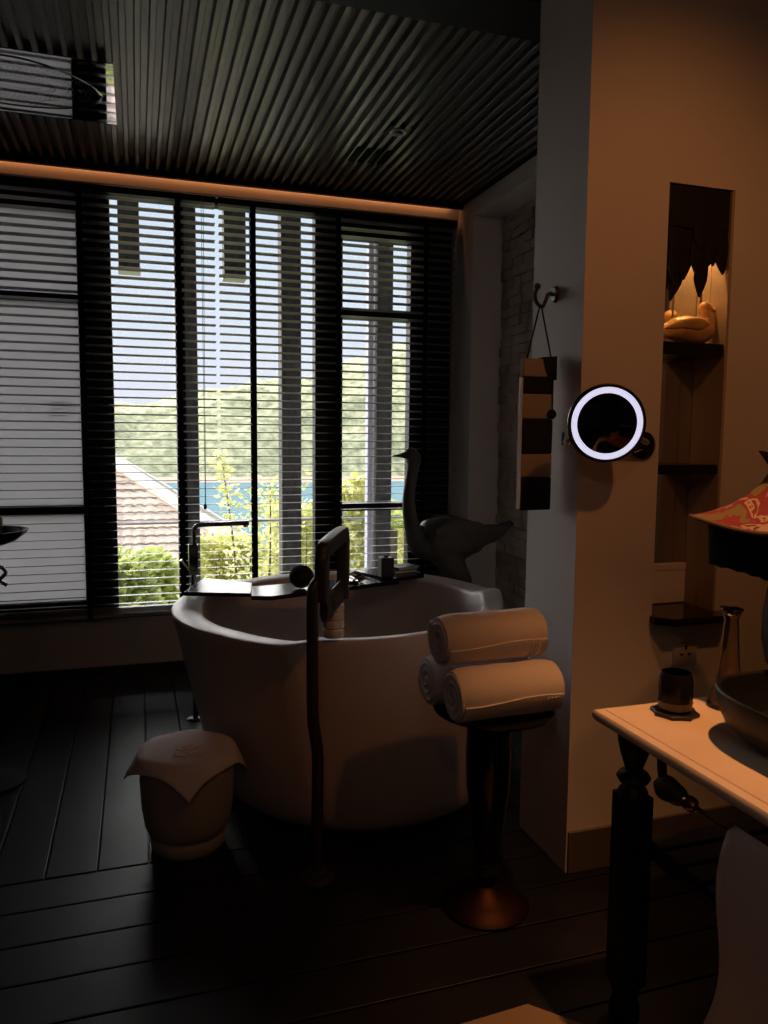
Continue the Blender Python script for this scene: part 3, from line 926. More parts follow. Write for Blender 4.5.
# ================================================================== NICHE
bm = nb(); bx(bm, NX0 + .002, NX1 - .002, PY0 + ND - 0.008, PY0 + ND - .001, 1.045, NZ1 - .002)
tag(obj('niche_mirror', bm, M_mirror, None, smooth=False), 'tall mirror lining the back of the shelf niche', 'mirror')
bm = nb()
bx(bm, NX1 - 0.010, NX1 - .001, PY0 + 0.001, PY0 + 0.086, NZ0, NZ1 - .002)
bx(bm, NX1 - 0.010, NX1 - .001, PY0 + 0.088, PY0 + ND - .010, NZ0, NZ1 - .002)
struct('trim_3', bm, M_niche, 'tan side panel of the niche with a vertical joint', 'trim', bevel=0.001)
bm = nb()
bx(bm, NX0 + .002, NX1 - .012, PY0 + ND - 0.018, PY0 + ND - .009, 0.895, 1.02)
bx(bm, NX0 + .002, NX1 - .012, PY0 + ND - 0.020, PY0 + ND - .009, 1.02, 1.045)
struct('trim_4', bm, M_plaster, 'pale panel at the back of the niche below its mirror', 'trim', bevel=0.002)
def shelf(lab, z0, z1, y0, x0=NX0 + .002, x1=NX1 - .011, y1=None):
    bm = nb(); bx(bm, x0, x1, y0, y1 or PY0 + ND - .010, z0, z1)
    return tag(obj('niche_shelf', bm, M_gloss, None, bevel=0.004), lab, 'shelf', 'black shelves in the niche')
shelf('top black niche shelf, under the wooden duck', 1.795, 1.838, PY0 + .004)
shelf('middle black niche shelf, level with the lampshade top', 1.385, 1.418, PY0 + .006)
bm = nb()
pts = [(1.690, PY0 - 0.001), (1.690, PY0 - .03), (1.735, PY0 - 0.075), (1.965, PY0 - 0.075), (2.01, PY0 - 0.03), (2.01, PY0 - .001), (NX1 - .012, PY0 - .0005), (NX1 - .012, PY0 + ND - .022), (NX0 + .003, PY0 + ND - .022), (NX0 + .003, PY0 - .0005)]
rings(bm, [[(x_, y_, 0.866) for x_, y_ in pts], [(x_, y_, 0.893) for x_, y_ in pts]])
tag(obj('niche_shelf', bm, M_gloss, None, bevel=0.003), 'lowest black niche shelf, jutting out above the wall socket', 'shelf', 'black shelves in the niche')

# carved palm leaves hanging from the niche head
t = thing('palm_leaf_ornament', 'dark carved palm leaves hanging from the top of the niche', 'ornament', (1.83, 2.27, 2.34))
M_leafd = mat('charred_palm_leaf', (0.004, 0.003, 0.003), 0.75, bump=(50, 0.3, 0.004))
lv = [(1.745, 2.235, 2.03, 0.020), (1.775, 2.29, 1.985, 0.022), (1.795, 2.25, 2.05, 0.020), (1.825, 2.232, 2.075, 0.026), (1.86, 2.245, 1.995, 0.024), (1.905, 2.25, 2.13, 0.022), (1.945, 2.235, 2.075, 0.024), (1.725, 2.26, 2.00, 0.018), (1.88, 2.23, 2.10, 0.024), (1.76, 2.24, 2.10, 0.026), (1.93, 2.27, 2.11, 0.02), (1.84, 2.225, 2.15, 0.03)]
root_ = Vector((1.885, 2.29, 2.345))
for k, (lx, ly, lz, lw) in enumerate(lv):
    bm = nb()
    r0 = Vector((1.72 + 0.235 * (k * 7 % 12) / 11, 2.26 + 0.02 * (k % 2), 2.35))
    r0 = r0.lerp(Vector((lx, 2.24, 2.35)), 0.45); lw *= 1.35
    tip = Vector((lx, ly, lz)); r0.x = min(r0.x + 0.015 * (k % 3), 1.945)
    mid = r0.lerp(tip, 0.5) + Vector((0, -0.015, 0.01))
    p_ = smoothpath([r0, mid, tip], 8)
    n_ = len(p_)
    tube(bm, p_, [(0.004, lw * (0.75 + 0.25 * math.sin(PI * i / (n_ - 1))) * (1 if i < n_ - 3 else (n_ - 1 - i) / 3.2 + 0.12)) for i in range(n_)], 10, up=(0, 1, 0))
    obj('leaf', bm, M_leafd, t)
bm = nb(); bx(bm, NX0 + .006, NX1 - .014, PY0 + .004, PY0 + 0.085, 2.215, 2.352)
obj('stalk_block', bm, M_leafd, t, bevel=0.006)
bm = nb(); tube(bm, [(1.915, 2.30, 2.32), (1.914, 2.302, 2.15), (1.914, 2.30, 1.96)], 0.004, 8)
obj('hanging_stem', bm, mat('dry_stem', (0.16, 0.10, 0.05), 0.6), t)
spot('niche_lamp_beam', (1.915, 2.345, 2.30), (1.915, 2.33, 1.6), 9, 140, 0.8, (1.0, 0.52, 0.18), 0.01)

# duck
t = thing('wooden_duck', 'glossy carved wooden duck sitting on the top niche shelf', 'duck ornament', (1.83, 2.28, 1.838))
bm = nb()
DP = [(1.735, 1.876), (1.765, 1.880), (1.80, 1.888), (1.84, 1.888), (1.88, 1.885), (1.912, 1.892), (1.925, 1.918), (1.920, 1.944), (1.922, 1.962)]
DR = [(0.008, 0.006), (0.026, 0.022), (0.042, 0.038), (0.049, 0.045), (0.050, 0.046), (0.044, 0.040), (0.032, 0.028), (0.023, 0.021), (0.020, 0.018)]
pp = smoothpath([(a, 2.282, b) for a, b in DP], 6)
tube(bm, pp, interp(DR, 6), 24)
for v in bm.verts:
    if v.co.z < 1.8385: v.co.z = 1.8385
ball(bm, (1.920, 2.282, 1.968), (0.026, 0.022, 0.023), 20, 12)
obj('body', bm, M_duck, t)
bm = nb()
tube(bm, smoothpath([(1.938, 2.282, 1.967), (1.953, 2.282, 1.963), (1.962, 2.282, 1.961)], 3), [(0.010, 0.008)] * 3 + [(0.006, 0.008)] * 3 + [(0.0025, 0.005)], 10)
obj('beak', bm, M_duck, t)
for sg in (-1, 1):
    bm = nb()
    tube(bm, smoothpath([(1.905, 2.282 + sg * 0.038, 1.908), (1.86, 2.282 + sg * 0.044, 1.905), (1.80, 2.282 + sg * 0.036, 1.903), (1.745, 2.282 + sg * 0.012, 1.888)], 6), interp([(0.006, 0.006), (0.024, 0.010), (0.018, 0.010), (0.004, 0.004)], 6), 14)
    obj('wing', bm, M_duck, t)
t = None

# socket
t = thing('wall_socket', 'square three pin wall socket below the lowest niche shelf', 'socket', (1.84, PY0, 0.76))
bm = nb(); bx(bm, 1.793, 1.893, PY0 - 0.010, PY0 - .0005, 0.705, 0.812)
obj('plate', bm, M_plate, t, bevel=0.004)
bm = nb()
bx(bm, 1.838, 1.848, PY0 - 0.0112, PY0 - 0.0095, 0.762, 0.778)
bx(bm, 1.820, 1.834, PY0 - 0.0112, PY0 - 0.0095, 0.742, 0.749)
bx(bm, 1.852, 1.866, PY0 - 0.0112, PY0 - 0.0095, 0.742, 0.749)
tag(obj('pin_slots', bm, M_bagD, t, smooth=False), 'three dark pin slots')
bm = nb(); bx(bm, 1.818, 1.868, PY0 - 0.0118, PY0 - .0095, 0.786, 0.790)
obj('switch_seam', bm, mat('plate_seam', (0.3, 0.25, 0.22), 0.6), t)

# ================================================================== VANITY
VX0, VX1, VY0, VY1, VZ = 1.112, 1.80, -0.2, 1.675, 0.81
t = thing('vanity_table', 'vanity table with a pale stone top on black turned legs', 'table', (1.45, 0.9, 0))
bm = nb()
prof = [(0.0, -0.030), (-0.004, -0.034), (-0.012, -0.034), (-0.018, -0.026), (-0.019, -0.014), (-0.014, -0.006), (-0.004, -0.003), (0.004, -0.0028), (0.006, 0.0), (0.02, 0.0)]
R = []
for o_, dz in prof:
    R.append([(VX0 + .019 + o_, VY0 + .019 + o_, VZ + dz), (VX1 - .019 - o_, VY0 + .019 + o_, VZ + dz), (VX1 - .019 - o_, VY1 - .019 - o_, VZ + dz), (VX0 + .019 + o_, VY1 - .019 - o_, VZ + dz)])
rings(bm, R)
obj('stone_top', bm, M_count, t)
bm = nb(); bx(bm, VX0 + .10, VX1 - .05, VY0 + .05, VY1 - .11, VZ - 0.075, VZ - 0.034)
obj('apron', bm, M_black, t, bevel=0.003)
def turned_leg(x, y):
    bm = nb()
    lathe(bm, [(0, 0), (0.038, 0), (0.040, 0.02), (0.030, 0.05), (0.040, 0.09)], (x, y, 0), 24, cap1=True)
    bx(bm, x - 0.036, x + 0.036, y - 0.036, y + 0.036, 0.09, 0.60)
    lathe(bm, [(0.040, 0.60), (0.036, 0.612), (0.024, 0.626), (0.036, 0.634), (0.043, 0.646), (0.036, 0.658), (0.022, 0.666), (0.024, 0.675), (0.034, 0.705), (0.042, 0.738), (0.044, 0.776)], (x, y, 0), 28)
    obj('leg', bm, M_black, t)
for x_, y_ in ((VX0 + .078, VY1 - .078), (VX1 - .08, VY1 - .078), (VX0 + .068, VY0 + .08), (VX1 - .08, VY0 + .08)): turned_leg(x_, y_)
bm = nb()
yy = VY0 + .06
while yy < VY1 - 0.1:
    bx(bm, VX0 + .10, VX1 - .06, yy, yy + 0.06, 0.475, 0.495); yy += 0.075
bx(bm, VX0 + .09, VX0 + .12, VY0 + .10, VY1 - .11, 0.455, 0.475); bx(bm, VX1 - .09, VX1 - .06, VY0 + .10, VY1 - .11, 0.455, 0.475)
tag(obj('slatted_shelf', bm, M_black, t, bevel=0.003), 'black slatted lower shelf')

# towel rail fixed under the top
t = thing('towel_rail', 'brass ended towel rail fixed under the front of the vanity table', 'towel rail', (1.17, 1.36, 0.68))
RXX, RZZ = 1.165, 0.690
bm = nb()
tube(bm, smoothpath([(RXX + .01, 1.475, 0.775), (RXX + .01, 1.470, 0.72), (RXX + .005, 1.455, 0.695), (RXX, 1.44, RZZ)], 5), 0.011, 12)
tube(bm, smoothpath([(RXX, 1.475, RZZ - .005), (RXX, 1.44, RZZ), (RXX, 1.40, RZZ), (RXX, 1.375, RZZ)], 4), interp([(0.010, 0.010), (0.030, 0.030), (0.024, 0.024), (0.012, 0.012)], 4), 20)
obj('bracket', bm, M_bronze, t)
bm = nb()
tube(bm, [(RXX, 1.378, RZZ), (RXX, 1.365, RZZ), (RXX, 1.35, RZZ), (RXX, 1.34, RZZ)], [(0.010, 0.010), (0.018, 0.018), (0.017, 0.017), (0.008, 0.008)], 18)
obj('end_knob', bm, M_brass, t)
bm = nb(); tube(bm, [(RXX, 1.345, RZZ), (RXX, 0.55, RZZ)], 0.0055, 10)
obj('rail_bar', bm, M_brass, t)
bm = nb(); tube(bm, smoothpath([(RXX + .01, 0.50, 0.775), (RXX + .01, 0.505, 0.71), (RXX, 0.56, RZZ)], 4), 0.011, 12)
obj('bracket', bm, M_bronze, t)

# hanging towel
bm = nb()
ny, nz = 26, 34
Z0 = 0.245
def tw(u, s):
    """u along the rail, s down: -1 (back) .. 0 top .. 1 front"""
    fl = 0.5 + 0.5 * abs(s)
    y_ = 1.222 - 0.50 * u + (0.022 * abs(s) ** 1.5 + 0.02 * math.sin(abs(s) * 7)) * (1 - u)
    wav = 0.012 * math.sin(u * 11 + 1.0) * abs(s)
    zt = RZZ + 0.010
    if abs(s) < 0.04:
        a = (s / 0.04) * PI / 2
        return Vector((RXX - 0.013 * math.sin(a), y_, RZZ + 0.013 * math.cos(a)))
    k = (abs(s) - 0.04) / 0.96
    hem = 0.03 * math.cos(u * PI * 0.6)
    z_ = RZZ - k * (0.50 + 0.03 * math.sin(u * 4) - hem * 0.8) if s > 0 else RZZ - k * 0.40
    return Vector((RXX - (0.013 + wav + 0.012 * k) * (1 if s > 0 else -1), y_, z_))
S_ = [-1 + 2 * j / 60 for j in range(61)]
front = [[tw(i / ny, s) for s in S_] for i in range(ny + 1)]
g = [[bm.verts.new(p) for p in row] for row in front]
for i in range(ny):
    for j in range(60): bm.faces.new((g[i][j], g[i + 1][j], g[i + 1][j + 1], g[i][j + 1]))
o = obj('hand_towel', bm, M_towel)
md = o.modifiers.new('thickness', 'SOLIDIFY'); md.thickness = 0.008; md.offset = 0
tag(o, 'white towel hanging over the rail under the vanity table', 'towel')

# coaster and cup
CCX, CCY = 1.287, 1.572
bm = nb()
ring0 = [(CCX + (0.064 if k % 2 == 0 else 0.060) * math.cos(2 * PI * k / 16), CCY + (0.064 if k % 2 == 0 else 0.060) * math.sin(2 * PI * k / 16)) for k in range(16)]
ring0 = []
for k in range(16):
    r_ = 0.060 if k % 2 == 0 else 0.052
    ring0.append((CCX + r_ * math.cos(2 * PI * k / 16), CCY + r_ * math.sin(2 * PI * k / 16)))
rings(bm, [[(x_, y_, VZ + 0.0005) for x_, y_ in ring0], [(x_, y_, VZ + 0.010) for x_, y_ in ring0]])
tag(obj('coaster', bm, M_black, None, bevel=0.002), 'black scalloped coaster on the vanity top, under the tumbler', 'coaster')
t = thing('tumbler', 'black tumbler on the scalloped coaster', 'cup', (CCX, CCY, VZ + .01))
bm = nb(); lathe(bm, [(0, 0.0106), (0.034, 0.0106), (0.0375, 0.018), (0.041, 0.036), (0.0425, 0.072), (0.0405, 0.094), (0.037, 0.109), (0.0345, 0.109), (0.038, 0.092), (0.039, 0.075), (0.036, 0.03), (0, 0.026)], (CCX, CCY, VZ), 36)
obj('cup_body', bm, M_tray, t)
bm = nb(); lathe(bm, [(0.0378, 0.017), (0.0400, 0.017), (0.0428, 0.036), (0.0412, 0.036)], (CCX, CCY, VZ), 36, cap0=False, cap1=False)
tag(obj('copper_foot_band', bm, M_bronze, t), 'dull copper band round the foot')

# glass flask
gx, gy = 1.452, 1.575
t = thing('glass_flask', 'tall clear glass flask behind the black basin', 'flask', (gx, gy, VZ))
bm = nb()
po = [(0.0, 0.0008), (0.046, 0.0008), (0.050, 0.008), (0.046, 0.022), (0.034, 0.06), (0.026, 0.12), (0.021, 0.19), (0.018, 0.235), (0.0235, 0.250), (0.026, 0.256)]
pi_ = [(0.023, 0.256), (0.0205, 0.249), (0.015, 0.235), (0.018, 0.19), (0.023, 0.12), (0.031, 0.06), (0.042, 0.024), (0.042, 0.012), (0, 0.010)]
lathe(bm, po + pi_, (gx, gy, VZ), 32)
obj('flask_body', bm, M_clear, t)
bm = nb(); lathe(bm, [(0.0155, 0.245), (0.0175, 0.250), (0.0285, 0.258), (0.029, 0.264), (0.014, 0.268), (0, 0.268)], (gx, gy, VZ), 24)
tag(obj('stopper', bm, M_chrome, t), 'bright metal stopper')

# basin
def superring(cx, cy, z, a, b, n=48, e_=3.2):
    out = []
    for k in range(n):
        th = 2 * PI * k / n
        cu, cv = math.cos(th), math.sin(th)
        s = (abs(cu) ** e_ + abs(cv) ** e_) ** (-1 / e_)
        out.append((cx + a * cu * s, cy + b * cv * s, z))
    return out
bm = nb()
bcx, bcy = 1.445, 1.245
prof = [(0.62, 0.0006), (0.70, 0.004), (0.80, 0.02), (0.90, 0.05), (0.965, 0.085), (1.0, 0.125), (1.0, 0.138), (0.985, 0.142), (0.955, 0.138), (0.93, 0.12), (0.88, 0.08), (0.78, 0.045), (0.55, 0.03), (0.1, 0.026)]
rings(bm, [superring(bcx, bcy, VZ + z_ * (0.88 if z_ > 0.03 else 1), 0.212 * k_, 0.240 * k_, e_=2.7) for k_, z_ in prof])
t = thing('vessel_basin', 'black stone vessel basin on the vanity top', 'basin', (bcx, bcy, VZ))
obj('bowl', bm, mat('honed_black_stone', (0.010, 0.0095, 0.009), 0.45, spec=0.25), t)
bm = nb(); lathe(bm, [(0, 0.0265), (0.022, 0.028), (0.024, 0.024)], (bcx, bcy, VZ), 20, cap1=False)
obj('drain', bm, M_chrome, t)

# ------------------------------------------------------------------ lamp
LX, LY = 1.662, 1.570
t = thing('table_lamp', 'table lamp with a red patterned pagoda shade and black stem on the vanity', 'lamp', (LX, LY, VZ))
bm = nb()
lathe(bm, [(0, 0.0008), (0.065, 0.0008), (0.065, 0.012), (0.05, 0.022), (0.030, 0.035), (0.045, 0.06), (0.070, 0.10), (0.082, 0.16), (0.082, 0.24), (0.074, 0.30), (0.035, 0.335), (0.022, 0.36), (0.030, 0.38), (0.014, 0.40), (0.012, 0.56), (0, 0.56)], (LX, LY, VZ), 32)
obj('stem', bm, M_black, t)
# shade: four sided concave pagoda
def sq(r, z, e_=5.0, n=64, lift=0.0, rot_=math.radians(0)):
    out = []
    for k in range(n):
        th = 2 * PI * k / n
        cu, cv = math.cos(th), math.sin(th)
        s = (abs(cu) ** e_ + abs(cv) ** e_) ** (-1 / e_)
        corner = (s - 1) / (2 ** 0.5 * 0.87 - 1)
        x_, y_ = r * cu * s, r * cv * s
        out.append((LX + x_ * math.cos(rot_) - y_ * math.sin(rot_), LY + x_ * math.sin(rot_) + y_ * math.cos(rot_), z + lift * max(0, corner)))
    return out
RT = math.radians(20)
zb = 1.278
prof = [(0.222, zb, 0.022), (0.185, zb + 0.022, 0.012), (0.145, zb + 0.048, 0.006), (0.11, zb + 0.080, 0.003), (0.085, zb + 0.115, 0), (0.068, zb + 0.150, 0)]
M_shade = mat('red_brocade', (0.5, 0.05, 0.05), 0.8)
n_ = M_shade.node_tree.nodes; l_ = M_shade.node_tree.links
co = n_.new('ShaderNodeTexCoord'); no = n_.new('ShaderNodeTexNoise'); no.inputs['Scale'].default_value = 13; no.inputs['Detail'].default_value = 2.5; no.inputs['Distortion'].default_value = 1.2
ra = n_.new('ShaderNodeValToRGB'); ra.color_ramp.interpolation = 'CONSTANT'
ra.color_ramp.elements[0].color = (0.12, 0.09, 0.03, 1); ra.color_ramp.elements[1].position = 0.41; ra.color_ramp.elements[1].color = (0.15, 0.007, 0.02, 1)
e = ra.color_ramp.elements.new(0.57); e.color = (0.27, 0.20, 0.15, 1)
e = ra.color_ramp.elements.new(0.64); e.color = (0.13, 0.007, 0.018, 1)
l_.new(co.outputs['Object'], no.inputs['Vector']); l_.new(no.outputs['Fac'], ra.inputs[0]); l_.new(ra.outputs[0], n_['Principled BSDF'].inputs['Base Color'])
bm = nb()
Ro = [sq(r, z_, 6, lift=l0, rot_=RT) for r, z_, l0 in prof]
Ri = [sq(r - 0.004, z_ - 0.002, 6, lift=l0, rot_=RT) for r, z_, l0 in prof[::-1]]
rings(bm, Ro + Ri + [Ro[0]], False, False)
shd = obj('lamp_shade', bm, M_shade, t)
bm = nb(); 
ringp = sq(0.224, zb - 0.002, 6, lift=0.022, rot_=RT)
tube(bm, ringp + ringp[:1], 0.006, 8)
sub('shade_trim', bm, mat('gold_black_braid', (0.10, 0.06, 0.025), 0.6), shd)
bm = nb()
rings(bm, [sq(0.066, zb + 0.150, 6, rot_=RT), sq(0.072, zb + 0.158, 6, rot_=RT), sq(0.095, zb + 0.190, 6, rot_=RT, lift=0.008), sq(0.090, zb + 0.190, 6, rot_=RT, lift=0.008), sq(0.05, zb + 0.165, 6, rot_=RT)])
sub('shade_cap', bm, M_black, shd)
bm = nb()
R1 = sq(0.188, zb + 0.006, 6, rot_=RT); nR = len(R1)
low = []
for k, p in enumerate(R1):
    low.append((LX + (p[0] - LX) * 0.97, LY + (p[1] - LY) * 0.97, zb - 0.125 + 0.018 * abs(math.sin(4 * PI * k / nR)) + 0.004 * (k % 2)))
R2 = [(LX + (p[0] - LX) * 0.975, LY + (p[1] - LY) * 0.975, p[2]) for p in R1]
low2 = [(LX + (p[0] - LX) * 0.975, LY + (p[1] - LY) * 0.975, p[2]) for p in low]
rings(bm, [R1, low, low2, R2, R1], False, False)
sub('fringe', bm, M_tape, shd)
bm = nb(); ball(bm, (LX, LY, zb + 0.09), (0.03, 0.03, 0.04))
obj('bulb', bm, M_white, t)

# ================================================================== SMALL STAND AT THE LEFT EDGE
t = thing('dish_stand', 'slim black stand with a shallow dish at the left edge before the window', 'stand', (-0.62, 3.55, 0))
ox, oy = -0.62, 3.55
bm = nb(); lathe(bm, [(0, 0), (0.13, 0), (0.13, 0.012), (0.03, 0.03), (0, 0.03)], (ox, oy, 0), 28)
obj('base', bm, M_black, t)
bm = nb(); tube(bm, [(ox, oy, 0.02), (ox, oy, 1.04)], 0.022, 16)
obj('pole', bm, M_black, t)
bm = nb(); lathe(bm, [(0, 1.03), (0.05, 1.032), (0.12, 1.055), (0.165, 1.090), (0.172, 1.104), (0.164, 1.104), (0.12, 1.075), (0.05, 1.05), (0, 1.046)], (ox, oy, 0), 40)
obj('dish', bm, M_gloss, t)
bm = nb(); tube(bm, smoothpath([(ox + .01, oy - .02, 0.94), (ox + 0.06, oy - .03, 0.95), (ox + 0.082, oy - .03, 0.925), (ox + 0.06, oy - .03, 0.895), (ox + 0.085, oy - .03, 0.87)], 4), 0.008, 10)
obj('hook', bm, M_chrome, t)
t = thing('lotion_bottle', 'small amber bottle standing in the dish at the left edge', 'bottle', (ox + 0.045, oy, 1.048))
bm = nb(); lathe(bm, [(0, 1.0585), (0.022, 1.0585), (0.026, 1.066), (0.028, 1.15), (0.020, 1.165), (0.012, 1.17), (0, 1.17)], (ox + 0.045, oy, 0), 24)
obj('bottle_body', bm, mat('amber_plastic', (0.20, 0.13, 0.05), 0.25), t)
bm = nb(); lathe(bm, [(0, 1.17), (0.013, 1.17), (0.013, 1.195), (0, 1.197)], (ox + 0.045, oy, 0), 18)
obj('cap', bm, M_black, t)

# mat at the bottom of the picture
bm = nb()
P_ = [Vector((0.955, 1.688)), Vector((1.36, 1.27)), Vector((0.80, 0.90)), Vector((0.42, 1.655))]
rings(bm, [[(p.x, p.y, 0.001) for p in P_], [(p.x, p.y, 0.012) for p in P_]])
tag(obj('bath_mat', bm, mat('tan_woven_mat', (0.26, 0.19, 0.12), 0.95, bump=(120, 0.5, 0.003)), None, bevel=0.003), 'tan woven mat on the floor, only its corner showing', 'mat')

# ceiling downlight over the vanity (out of frame, gives the warm light)
t = thing('vanity_downlight', 'small round downlight in the ceiling above the vanity table', 'ceiling light', (1.42, 1.30, 3.3))
bm = nb(); lathe(bm, [(0.045, 0.0), (0.06, -0.004), (0.06, 0.0)], (1.42, 1.30, 3.35), 24, cap0=False, cap1=False)
obj('trim_ring', bm, MATS['satin_pale_metal'], t)

# ================================================================== OUTSIDE
def out_post(label, x0, x1, y0, y1, z0, z1, m=M_outcol, capm=None, name='veranda_post', grp='posts outside the window'):
    t = thing(name, label, 'post', ((x0 + x1) / 2, (y0 + y1) / 2, z0), grp)
    bm = nb(); bx(bm, x0, x1, y0, y1, z0, z1)
    obj('shaft', bm, m, t, bevel=0.006)
    if capm:
        bm = nb(); bx(bm, x0 - .004, x1 + .004, y0 - .004, y1 + .004, z0 - 0.02, z0 + 0.012)
        obj('end_cap', bm, capm, t, bevel=0.003)
out_post('short dark post hanging from the eaves outside, left of the two', -0.096, 0.045, 5.70, 5.84, 2.655, 3.6, capm=M_outwall, name='hanging_post', grp='hanging posts under the eaves')
out_post('short dark post hanging from the eaves outside, right of the two', 0.620, 0.775, 5.70, 5.84, 2.655, 3.6, capm=M_outwall, name='hanging_post', grp='hanging posts under the eaves')
out_post('slim dark post outside, behind the black mullion of the wide window', 0.310, 0.425, 5.70, 5.82, -1.6, 3.6)
out_post('broad dark post outside the wide window', 1.030, 1.178, 5.70, 5.85, -1.6, 3.6)
out_post('dark post outside the narrow right window', 1.772, 1.895, 5.70, 5.83, -1.6, 3.6)
out_post('thin pale post outside the narrow right window', 1.705, 1.745, 5.72, 5.80, -1.6, 3.6, m=M_outpale)
bm = nb(); bx(bm, 1.335, 1.42, 5.72, 5.80, 2.44, 3.6)
tag(obj('outdoor_lantern', bm, mat('lantern_grey', (0.12, 0.12, 0.16), 0.6), None, bevel=0.03), 'small grey lantern at the top left of the narrow right window', 'lantern')
bm = nb(); bx(bm, -4.6, 4.5, 5.25, 5.95, 3.5, 3.6)
struct('roof_eaves', bm, M_outwall, 'eaves over the veranda posts', 'roof', smooth=False)

# ground, lake, hill
def zg(x, y):
    return -1.6 - 0.16 * max(0, y - 6) - 0.0009 * max(0, y - 6) ** 2
bm = nb()
xs = [-60 + 6 * i for i in range(21)]; ys = [5.3, 6, 8, 10, 13, 17, 22, 28, 36, 46, 60, 80, 105, 140, 190]
g = [[bm.verts.new((x_ * (1 + y_ / 60), y_, max(-45, zg(x_, y_)) + random.uniform(-.1, .1))) for x_ in xs] for y_ in ys]
for i in range(len(ys) - 1):
    for j in range(len(xs) - 1): bm.faces.new((g[i][j], g[i][j + 1], g[i + 1][j + 1], g[i + 1][j]))
struct('terrain', bm, mat('garden_ground', (0.30, 0.32, 0.10), 0.95, vary=(0.6, 0.4)), 'grassy slope falling away outside', 'ground')
LZ = -38.3
bm = nb()
vs_ = [bm.verts.new(p) for p in ((-900, 120, LZ), (1500, 120, LZ), (1500, 900, LZ), (-900, 900, LZ))]
bm.faces.new(vs_)
mw = mat('lake_water', (0.125, 0.205, 0.235), 0.9, spec=0.0)
struct('lake', bm, mw, 'blue lake beyond the garden', 'lake', smooth=False)
M_hill = mat('wooded_hillside', (0.40, 0.42, 0.20), 0.95)
n_ = M_hill.node_tree.nodes; l_ = M_hill.node_tree.links
co = n_.new('ShaderNodeTexCoord'); no = n_.new('ShaderNodeTexNoise'); no.inputs['Scale'].default_value = 0.11; no.inputs['Detail'].default_value = 8; no.inputs['Roughness'].default_value = 0.7
ra = n_.new('ShaderNodeValToRGB')
ra.color_ramp.elements[0].position = 0.36; ra.color_ramp.elements[0].color = (0.13, 0.155, 0.09, 1)
ra.color_ramp.elements[1].position = 0.62; ra.color_ramp.elements[1].color = (0.46, 0.45, 0.28, 1)  # distance haze put into these greyed, pale tones
l_.new(co.outputs['Object'], no.inputs['Vector']); l_.new(no.outputs['Fac'], ra.inputs[0]); l_.new(ra.outputs[0], n_['Principled BSDF'].inputs['Base Color'])
from mathutils import noise
bm = nb()
def crest(x):
    # height of the ridge at 900 m scaled from the view
    pts = [(-700, 34), (-60, 36), (20, 38), (75, 55), (210, 78), (320, 118), (520, 170), (1200, 210)]
    for (a, b), (c, d) in zip(pts[:-1], pts[1:]):
        if x <= c: return b + (d - b) * (x - a) / (c - a)
    return 210
nx_, ny_ = 150, 60
rows = []
for j in range(ny_ + 1):
    row = []
    for i in range(nx_ + 1):
        x_ = -600 + 1500 * i / nx_
        f = j / ny_
        y_ = 690 + 260 * f + 25 * noise.noise(Vector((x_ / 90, f * 2, 3)))
        h = (crest(x_) - LZ + 2) * (math.sin(min(1, f * 1.12) * PI / 2) ** 0.9) + LZ - 2
        h += (noise.noise(Vector((x_ / 30, y_ / 30, 0))) * 7 + noise.noise(Vector((x_ / 9, y_ / 9, 5))) * 3.2) * min(1, f * 6)
        row.append(bm.verts.new((x_, y_, h)))
    rows.append(row)
for j in range(ny_):
    for i in range(nx_): bm.faces.new((rows[j][i], rows[j][i + 1], rows[j + 1][i + 1], rows[j + 1][i]))
struct('hill', bm, M_hill, 'wooded hillside rising beyond the lake', 'hill')
bm = nb()
pr = []
for i in range(60):
    x_ = -600 + 1500 * i / 59
    y_ = 690 + 25 * noise.noise(Vector((x_ / 90, 0, 3)))
    pr.append(((x_, y_ - 9, LZ + 0.1), (x_, y_ + 6, LZ + 4.5), (x_, y_ + 9, LZ - 1)))
rings(bm, pr)
struct('shore', bm, mat('bare_shore', (0.48, 0.34, 0.27), 0.95), 'bare brown shoreline at the foot of the hill', 'shore')

# tiled roof of the pavilion below
t = thing('pavilion', 'garden pavilion with a pinkish clay tile hip roof beyond the wide window', 'pavilion', (-1.0, 17, -3))
M_tile = mat('clay_roof_tiles', (0.62, 0.49, 0.43), 0.85, vary=(3, 0.2))
ap = Vector((-1.55, 18.0, 1.62)); hw = 4.6; ez = -1.45
cs = [Vector((ap.x - hw, 18 - hw * .72, ez)), Vector((ap.x + hw, 18 - hw * .72, ez)), Vector((ap.x + hw, 18 + hw * .72, ez)), Vector((ap.x - hw, 18 + hw * .72, ez))]
for k in range(4):
    a, b = cs[k], cs[(k + 1) % 4]
    bm = nb()
    cols, rws = 44, 22
    g = []
    nrm_ = (b - a).cross(ap - a).normalized()
    if nrm_.z < 0: nrm_ = -nrm_
    for r_ in range(rws):
        for half in (0, 1):
            f = (r_ + half * 0.96) / rws
            row = []
            L0 = a.lerp(ap, f); L1 = b.lerp(ap, f)
            W = (b - a).length
            for c_ in range(cols * 4 + 1):
                s = c_ / (cols * 4)
                p = L0.lerp(L1, s)
                u = (p - a).dot((b - a).normalized()) / W * cols
                hgt = 0.035 * abs(math.sin(u * PI)) + (0.045 if half == 0 else 0.0)
                row.append(bm.verts.new(p + nrm_ * hgt))
            g.append(row)
    for j in range(len(g) - 1):
        for i in range(len(g[0]) - 1): bm.faces.new((g[j][i], g[j][i + 1], g[j + 1][i + 1], g[j + 1][i]))
    obj('roof_slope', bm, M_tile, t, smooth=False)
    bm = nb(); tube(bm, [a + Vector((0, 0, .04)), ap + Vector((0, 0, .06))], (0.12, 0.19), 10)
    tag(obj('ridge_cap', bm, mat('pale_ridge_mortar', (0.80, 0.74, 0.68), 0.8), t), 'pale ridge capping')
